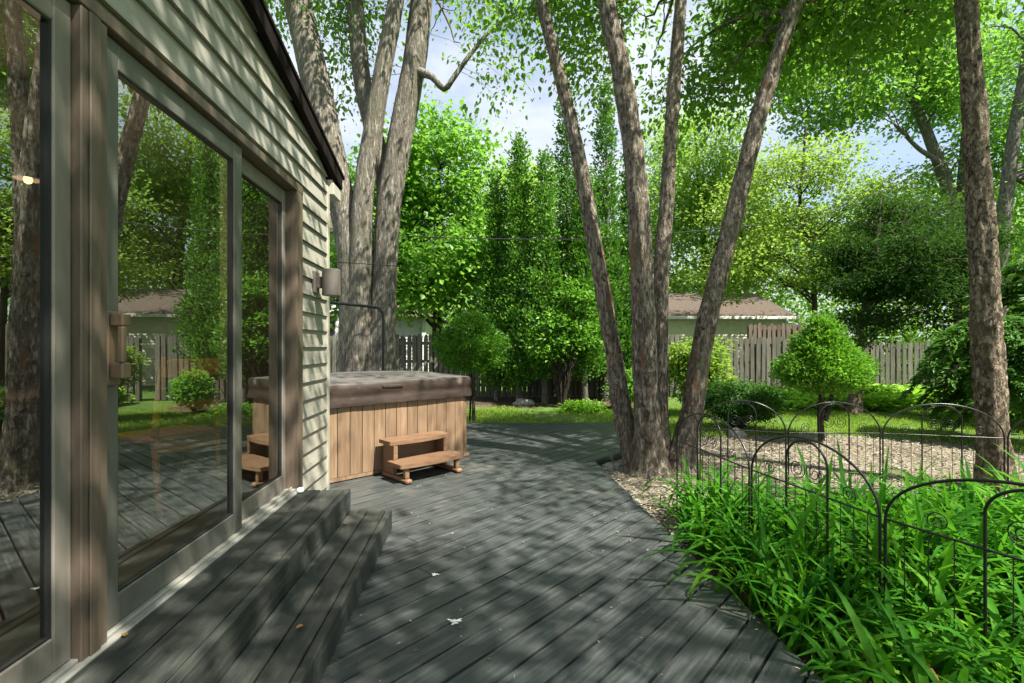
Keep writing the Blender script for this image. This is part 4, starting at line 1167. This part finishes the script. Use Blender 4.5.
a = r_.uniform(0, 6.28, n); ln = r_.uniform(.03, .075, n)
leaf_mesh(gm, np.c_[x, y, np.full(n, GZ)], np.c_[np.cos(a)*.5, np.sin(a)*.5, np.ones(n)], np.c_[np.cos(a), np.sin(a), np.full(n, .3)], ln, 0.012, False)
tag(gm.build('grass', LEAF['grass']), 'patchy mown grass between the deck and the fence', 'grass', kind='stuff')

# mulch chips
cm = MB(); n = 20000
x = r_.uniform(0.7, 6.8, n); y = r_.uniform(3.3, 7.4, n)
k = in_poly(x, y, MULCH) & ~((x < 1.36-0.0729*y) & (y < 5.6))
k &= ~in_poly(x, y, DECK)
x, y = x[k], y[k]; n = len(x); a = r_.uniform(0, 6.28, n); ln = r_.uniform(.012, .05, n)
leaf_mesh(cm, np.c_[x, y, GZ+.012+r_.random(n)*.012], np.c_[np.cos(a), np.sin(a), r_.normal(0, .25, n)], r_.normal(size=(n, 3))*.35+np.array((0, 0, 1.)), ln, ln*.5, True)
tag(cm.build('mulch_litter', M['chip']), 'bark chips and dry leaf litter over the bed', 'mulch', kind='stuff')

# ------------------------------------------------------------------ strap-leaved plants inside the wire fence
def strap_leaves(mb, base, ang, L, W, lean, droop, r, seg=7):
    n = len(base); t = np.linspace(0, 1, seg)
    d = np.c_[np.cos(ang), np.sin(ang), np.zeros(n)]
    tw = r.normal(0, 0.5, n)
    # each leaf rises, arches over and hangs at the tip
    th = (lean[:, None]+droop[:, None]*t[None, :]**1.6)
    ds = L[:, None]/(seg-1)
    hx = np.cumsum(np.sin(th)*ds, 1)-np.sin(th[:, :1])*ds; hz = np.cumsum(np.cos(th)*ds, 1)-np.cos(th[:, :1])*ds
    ctr = base[:, None, :]+d[:, None, :]*hx[:, :, None]+np.array((0, 0, 1.0))*hz[:, :, None]
    ctr[:, :, 2] = np.maximum(ctr[:, :, 2], GZ+.015)
    sd = np.c_[-d[:, 1], d[:, 0], np.zeros(n)]
    sd = sd*np.cos(tw)[:, None]+d*np.sin(tw)[:, None]
    wprof = np.interp(t, [0, .25, .6, .85, 1], [.55, 1, .95, .6, .04])
    w = W[:, None]*wprof[None, :]*0.5
    nr = np.cross(d, sd)
    Lf = ctr+sd[:, None, :]*w[:, :, None]+np.array((0, 0, 1.0))*w[:, :, None]*0.35
    Rt = ctr-sd[:, None, :]*w[:, :, None]+np.array((0, 0, 1.0))*w[:, :, None]*0.35
    V = np.stack([Lf, ctr, Rt], 2)            # n, seg, 3, xyz
    idx = np.arange(n*seg*3).reshape(n, seg, 3)
    f = []
    for c in range(2):
        f.append(np.stack([idx[:, :-1, c], idx[:, :-1, c+1], idx[:, 1:, c+1], idx[:, 1:, c]], -1).reshape(-1, 4))
    mb.add(V.reshape(-1, 3), np.vstack(f))
LOOP = [(1.38, 4.03), (1.52, 3.06), (1.69, 2.19), (2.09, 1.20), (2.8, 0.6)]
REAR = [(1.80, 4.62), (2.50, 4.36), (3.34, 4.34), (4.22, 4.10), (4.9, 3.5)]
BED = [(1.22, 1.75), (1.2, 2.6), (1.13, 3.55), (1.45, 3.95), (1.95, 3.6), (2.6, 3.5), (3.4, 3.45), (4.3, 3.4), (4.6, 1.6), (3.2, 0.4), (1.75, 0.55), (1.38, 1.1)]
r_ = np.random.default_rng(95)
cl = []
while len(cl) < 260:
    q = (r_.uniform(1.1, 4.7), r_.uniform(.4, 4.0))
    if in_poly(np.array([q[0]]), np.array([q[1]]), BED)[0] and q[0] > (1.50 if q[1] > 2.7 else 1.46)-.0729*q[1]: 
        if q[0]/max(q[1], .2) < 1.7: cl.append(q)
lily = MB()
for (x, y) in cl:
    m = r_.integers(12, 22)
    edge = max(0.0, 1-abs(y-3.4)/1.2)
    sc_h = r_.uniform(.75, 1.15)*(0.80 if y > 3.0 else 1.0)
    xl = np.interp(y, [p[1] for p in LOOP[::-1]], [p[0] for p in LOOP[::-1]])
    if x < xl+.03: sc_h *= .60 if y < 2.5 else .85
    elif y < 2.3: sc_h *= .85
    base = np.c_[x+r_.normal(0, .05, m), y+r_.normal(0, .05, m), np.full(m, GZ)]
    ang = r_.uniform(0, 6.28, m)
    L = r_.uniform(.48, .92, m)*sc_h*(0.85 if y < 2.0 else 1.0)
    strap_leaves(lily, base, ang, L, r_.uniform(.018, .036, m), np.abs(r_.normal(.22, .16, m)), np.abs(r_.normal(1.7, .65, m)), r_)
dead = MB()
for (x, y) in cl[::4]:
    m = r_.integers(1, 3); strap_leaves(dead, np.c_[x+r_.normal(0, .06, m), y+r_.normal(0, .06, m), np.full(m, GZ)], r_.uniform(0, 6.28, m), r_.uniform(.3, .6, m), r_.uniform(.010, .02, m), np.abs(r_.normal(.5, .2, m)), np.abs(r_.normal(1.9, .5, m)), r_)
tag(dead.build('dead_leaves', LEAF['dry'], smooth=True), 'withered tan leaf blades among the green straps', 'dead leaves', kind='stuff')
tag(lily.build('daylily_foliage', LEAF['lily'], smooth=True), 'dense arching strap leaves filling the wire-fenced bed beside the deck', 'daylilies', kind='stuff')

# ------------------------------------------------------------------ folding wire garden fence
def wire_panel(a, b, label, scroll=True, thick=0.0065):
    """arched wire panel between two posts: outer arch, rail, inner arch, thin uprights and scrolls"""
    a, b = np.array(a, float), np.array(b, float)
    W = np.linalg.norm(b-a); rz = math.atan2(b[1]-a[1], b[0]-a[0])
    o = tag(empty('garden_fence_panel', (a[0], a[1], GZ), rz), label, 'garden fence', 'folding wire fence panels around the planting bed')
    zr, zt = 0.60, 0.88
    s = 0.012
    t = np.linspace(0, math.pi, 26)
    arch = [(W/2-(W/2-s)*math.cos(q), 0, zr+(zt-zr)*math.sin(q)) for q in t]
    m = MB()
    m.tube(np.array([(s, 0, -.1), (s, 0, .3)]+arch+[(W-s, 0, .3), (W-s, 0, -.1)]), thick, 8)
    m.build('arch', M['iron'], o, smooth=True)
    for zz in (zr, .10):
        m = MB(); m.tube([(s, 0, zz), (W-s, 0, zz)], thick*.8, 7); m.build('rail', M['iron'], o, smooth=True)
    w0, w1 = W*0.34, W*0.66
    ia = [((w0+w1)/2-(w1-w0)/2*math.cos(q), 0.002, .74+.125*math.sin(q)) for q in t]
    m = MB(); m.tube(np.array([(w0, .002, -.1), (w0, .002, .4)]+ia+[(w1, .002, .4), (w1, .002, -.1)]), thick*.95, 8); m.build('inner_arch', M['iron'], o, smooth=True)
    m = MB()
    n = 12
    for i in range(1, n):
        x = W*i/n
        if min(abs(x-w0), abs(x-w1)) < .015: continue
        m.tube([(x, 0, .0), (x, 0, zr)], .0022, 5)
    m.build('upright', M['iron'], o)
    if scroll:
        for sg, xc in ((1, W/2-.06), (-1, W/2+.06)):
            m = MB(); q = np.linspace(0, 4.2*math.pi, 60); rr = .012+.045*q/q[-1]
            m.tube(np.c_[xc+sg*rr*np.cos(q), np.zeros(60), zr+.10+rr*np.sin(q)], .0028, 5); m.build('scroll', M['iron'], o, smooth=True)
        for sg, xc in ((1, W*.2), (-1, W*.8)):
            m = MB(); q = np.linspace(0, 3.2*math.pi, 40); rr = .010+.032*q/q[-1]
            m.tube(np.c_[xc+sg*rr*np.cos(q), np.zeros(40), zr+.055+rr*np.sin(q)], .0026, 5); m.build('scroll', M['iron'], o, smooth=True)
    return o
LB = ['arched wire panel nearest the leaning trunks at the deck edge', 'arched wire panel with scrollwork amid the front leaves', 'arched wire panel in the front row crossing the tallest leaves',
      'arched wire panel closest to the bottom corner among the leaves']
for (a, b), lb in zip(zip(LOOP[:-1], LOOP[1:]), LB): wire_panel(a, b, lb)
LB = ['rear wire panel in line with the dark shrub and the mulch', 'rear wire panel in front of the cone topiary trunk', 'rear wire panel crossing in front of the plated trunk', 'wire panel beyond the plated trunk at the edge of the view']
for (a, b), lb in zip(zip(REAR[:-1], REAR[1:]), LB): wire_panel(a, b, lb)

# ------------------------------------------------------------------ wooden fences at the back
def picket_fence(label, a, b, h, mat, seed, w=0.105, gap=0.04, dog=True):
    r = np.random.default_rng(seed)
    a, b = np.array(a, float), np.array(b, float)
    L = np.linalg.norm(b-a); rz = math.atan2(b[1]-a[1], b[0]-a[0])
    o = tag(empty('wooden_fence', (a[0], a[1], GZ), rz), label, 'fence')
    m = MB()
    for back in (0, 1):
        x = 0.5*(w+gap)*back
        while x < L:
            ww = w*r.uniform(.85, 1.1); hh = (h-.02*back)*r.uniform(.965, 1.02); t = r.normal(0, .012)
            yy = r.normal(0, .004)+.075*back
            pf = [(x, .02), (x+ww, .02), (x+ww+t, hh-.05), (x+ww*.72+t, hh), (x+ww*.28+t, hh), (x+t, hh-.05)]
            m.add([(p[0], yy, p[1]) for p in pf]+[(p[0], yy+.02, p[1]) for p in pf], [(0, 1, 2, 3, 4, 5), (11, 10, 9, 8, 7, 6)])
            k = m.n-12
            m.f.append(np.array([[k+q, k+(q+1) % 6, k+(q+1) % 6+6, k+q+6][::-1] for q in range(6)]))
            x += ww+gap*r.uniform(.7, 1.3)
    m.build('pickets', mat, o)
    m = MB()
    for z in (.3, h*.55, h-.28): m.box(0, L, .03, .07, z, z+.085)
    m.build('rails', mat, o)
    n = max(2, int(L/2.4)+1)
    for i in range(n):
        m = MB(); xx = min(L-.1, i*L/(n-1)); m.box(xx, xx+.09, .035, .125, -.2, h-.05); m.build('post', mat, o)
    return o
picket_fence('weathered grey picket fence running behind the big grey tree and conifers', (-7.5, 13.0), (4.6, 13.2), 1.72, M['fence'], 101)
picket_fence('weathered grey picket fence in front of the beige garage', (4.9, 13.1), (7.35, 13.0), 1.66, M['fence'], 102)
picket_fence('taller brown picket fence section at the garage corner', (7.0, 14.2), (8.6, 14.1), 2.08, M['fence_brown'], 103)
picket_fence('weathered grey picket fence beyond the ground cover on the right', (8.7, 13.1), (17.0, 12.6), 1.52, M['fence'], 104)

# ------------------------------------------------------------------ garage and neighbour's house
gar = tag(empty('garage', P(725, 400, 18.5)*np.array((1, 1, 0))+np.array((0, 0, GZ))), 'low beige garage with a brown shingle roof behind the fence', 'garage')
m = MB(); z = 0
while z < 2.42:
    for f in (lambda x, s, zz: (s, -x, zz),):
        v = [f(.015, -3.4, z), f(.015, 2.35, z), f(0, 2.35, z+.12), f(0, -3.4, z+.12), f(0, -3.4, z), f(0, 2.35, z)]
        m.add(v, [(0, 1, 2, 3), (4, 5, 1, 0)])
    z += .12
m.box(-3.39, 2.345, .005, 6, 0, 2.42)
m.build('wall', M['beige_siding'], gar)
m = MB(); e0, e1 = -3.8, 2.75
m.add([(e0, -.14, 2.46), (e1, -.14, 2.46), (e1, 3.0, 3.70), (e0, 3.0, 3.70), (e0, -.14, 2.54), (e1, -.14, 2.54), (e1, 3.0, 3.78), (e0, 3.0, 3.78)], [(0, 3, 2, 1), (4, 5, 6, 7), (0, 1, 5, 4), (1, 2, 6, 5), (2, 3, 7, 6), (3, 0, 4, 7)])
m.add([(e0, 6.4, 2.42), (e1, 6.4, 2.42), (e1, 3.01, 3.70), (e0, 3.01, 3.70), (e0, 6.4, 2.50), (e1, 6.4, 2.50), (e1, 3.01, 3.78), (e0, 3.01, 3.78)], [(0, 1, 2, 3), (4, 7, 6, 5), (0, 4, 5, 1), (1, 5, 6, 2), (2, 6, 7, 3), (3, 7, 4, 0)])
m.build('roof', M['shingle'], gar)
m = MB(); m.box(e0-.01, e1+.01, -.235, -.145, 2.44, 2.55); m.build('gutter', M['white'], gar, bevel=0.01)
m = MB(); m.box(2.30, 2.42, -.06, -.017, 0, 2.4); m.build('corner_trim', M['white'], gar)
nb = tag(empty('neighbour_house', (-5.6, 17.5, GZ)), 'pale sided house half hidden behind the big grey tree', 'house')
def lapped(mb, x0, x1, y0, y1, h):
    z = 0
    while z < h:
        mb.add([(x0, y0-.015, z), (x1, y0-.015, z), (x1, y0, z+.14), (x0, y0, z+.14), (x0, y0, z), (x1, y0, z)], [(0, 1, 2, 3), (4, 5, 1, 0)])
        mb.add([(x1+.02, y0, z), (x1+.02, y1, z), (x1+.005, y1, z+.14), (x1+.005, y0, z+.14)], (0, 1, 2, 3)); z += .14
    mb.box(x0+.01, x1, y0+.005, y1, 0, h)
m = MB(); lapped(m, -7, -.55, 0, 6, 5.6); lapped(m, -.52, 2.35, .4, 5, 2.52)
m.build('wall', M['white_siding'], nb)
m = MB(); m.add([(-7.4, -.5, 5.5), (-.1, -.5, 5.5), (-.1, 3, 7.0), (-7.4, 3, 7.0), (-7.4, -.5, 5.6), (-.1, -.5, 5.6), (-.1, 3, 7.1), (-7.4, 3, 7.1)], [(0, 3, 2, 1), (4, 5, 6, 7), (0, 1, 5, 4), (1, 2, 6, 5), (2, 3, 7, 6), (3, 0, 4, 7)])
m.add([(-.5, .1, 2.5), (2.7, .1, 2.5), (2.7, 5.2, 2.5), (-.5, 5.2, 2.5), (-.5, 2.6, 3.2), (1.6, 2.6, 3.2)], [(0, 1, 5, 4), (3, 4, 5, 2)]); m.add([(2.7, .1, 2.5), (2.7, 5.2, 2.5), (1.6, 2.6, 3.2)], (0, 1, 2))
m.build('roof', M['shingle'], nb)
wn = MB(); wn.box(-1.45, -.75, -.06, -.018, 1.5, 2.6); wn = wn.build('window', M['white'], nb)
wn2 = MB(); wn2.box(-1.37, -.83, -.066, -.0605, 1.58, 2.52); wn2.build('pane', M['black'], wn)
m = MB(); m.box(2.26, 2.40, .33, .384, 0, 2.5); m.build('corner_trim', M['white'], nb)

# ------------------------------------------------------------------ cables, stones, litter
def cable(label, pts, r):
    m = MB(); m.tube(smooth_path(pts, .3), r, 5)
    return tag(m.build('utility_cable', M['cable']), label, 'cable')
cable('utility cable crossing in front of the conifers at mid height', [P(250, 229, 10.6), P(335, 232, 10.6), P(440, 237.5, 10.6), P(560, 239.5, 10.6), P(640, 236, 10.6), P(760, 225, 10.6)], .011)
cable('lower thin cable passing the big grey trunk below the other cable', [P(250, 258, 8.3), P(330, 262, 8.3), P(395, 266, 8.3), P(430, 270, 11)], .008)
cable('upper sagging utility cable against the sky gap on the right', [P(800, 222, 14.0), P(870, 189, 14.0), P(925, 163, 14.0), P(1060, 95, 14.0)], .011)
cable('lower sagging utility cable against the sky gap on the right', [P(800, 226, 13.2), P(870, 196, 13.2), P(925, 172, 13.2), P(1060, 108, 13.2)], .011)
def stone(label, c, r, seed):
    m = MB(); ph = np.linspace(.02, math.pi-.02, 12); th = np.arange(18)/18*2*math.pi
    V = []
    for p_ in ph:
        for q in th:
            d = Vector((math.sin(p_)*math.cos(q), math.sin(p_)*math.sin(q), math.cos(p_)))
            k = 1+.28*mnoise.noise(d*1.6+Vector((seed, 0, 0)))+.1*mnoise.noise(d*4+Vector((seed, 3, 0)))
            V.append((d.x*r[0]*k, d.y*r[1]*k, d.z*r[2]*k))
    i, j = np.meshgrid(np.arange(11), np.arange(18), indexing='ij'); j2 = (j+1) % 18
    m.add(V, np.stack([i*18+j, (i+1)*18+j, (i+1)*18+j2, i*18+j2], -1).reshape(-1, 4))
    o = m.build('stone', M['stone'], smooth=True); o.location = (c[0], c[1], GZ+r[2]*.45)
    return tag(o, label, 'stone')
stone('rounded grey stone beside the dark spreading shrub', (3.42, 7.3), (.13, .11, .10), 1)
stone('flat stone lying on the soil under the conifers', (0.28, 11.3), (.24, .16, .12), 2)
stone('small stone wedged at the deck corner by the leaning trunks', (1.09, 5.42), (.075, .06, .05), 3)
stone('pale pebble next to the stone at the deck corner', (1.21, 5.5), (.05, .04, .035), 4)
lf = [(hw(.55, 1.95, .146), 0.035, 'dry orange leaf against the riser of the door step'), (hw(.40, 3.1, .147), .03, 'dry leaf in the corner at the far end of the lower step'),
      (hw(.05, 1.66, .294), .03, 'dry leaf lying next to the door sill'), (hw(.52, 1.5, .146), .03, 'dry leaf on the near part of the lower step')]
for i, (c, s, lb) in enumerate(lf):
    m = MB(); r = np.random.default_rng(200+i); a = r.uniform(0, 6.28)
    leaf_mesh(m, np.array([c])+np.array((0, 0, .006)), np.array([(math.cos(a), math.sin(a), .05)]), np.array([(.1, .1, 1.)]), s*0.95, s*.7)
    tag(m.build('fallen_leaf', LEAF['dry']), lb, 'leaf', 'dry leaves scattered on the steps')

dm = MB(); r = np.random.default_rng(301); n = 520
x = r.uniform(-1.4, 2.0, n); y = 1.6+6.4*r.random(n)**1.1
k = in_poly(x, y, DECK) & ~(x < -0.58-0.0729*y) ; x, y = x[k], y[k]; n = len(x)
a = r.uniform(0, 6.28, n); ln = r.uniform(.006, .022, n)
leaf_mesh(dm, np.c_[x, y, np.full(n, .0045)], np.c_[np.cos(a), np.sin(a), r.normal(0, .12, n)], r.normal(size=(n, 3))*.25+np.array((0, 0, 1.)), ln, ln*.45, True)
tag(dm.build('leaf_litter', M['chip']), 'crumbs of bark and dry leaf scattered over the deck boards', 'litter', kind='stuff')
for i, (px, py, rad, lb) in enumerate([(455, 622, .020, 'larger white splash on the deck boards near the steps'), (435, 575, .013, 'small white splash on the deck boards closer to the hot tub')]):
    Y = CAM_H*F_PX/(py-CY); c = np.array(((px-CX)/F_PX*Y, Y, 0.003)); m = MB(); r = np.random.default_rng(310+i)
    th = np.linspace(0, 2*math.pi, 40, endpoint=False); w_ = rad*(1+.35*np.sin(3*th+i)+.3*np.sin(7*th+2)+r.normal(0, .16, 40))
    m.add(np.c_[c[0]+1.3*w_*np.cos(th), c[1]+w_*np.sin(th), np.full(40, .0042)], np.arange(40))
    tag(m.build('white_splash', M['white']), lb, 'stain', 'white splashes on the deck')
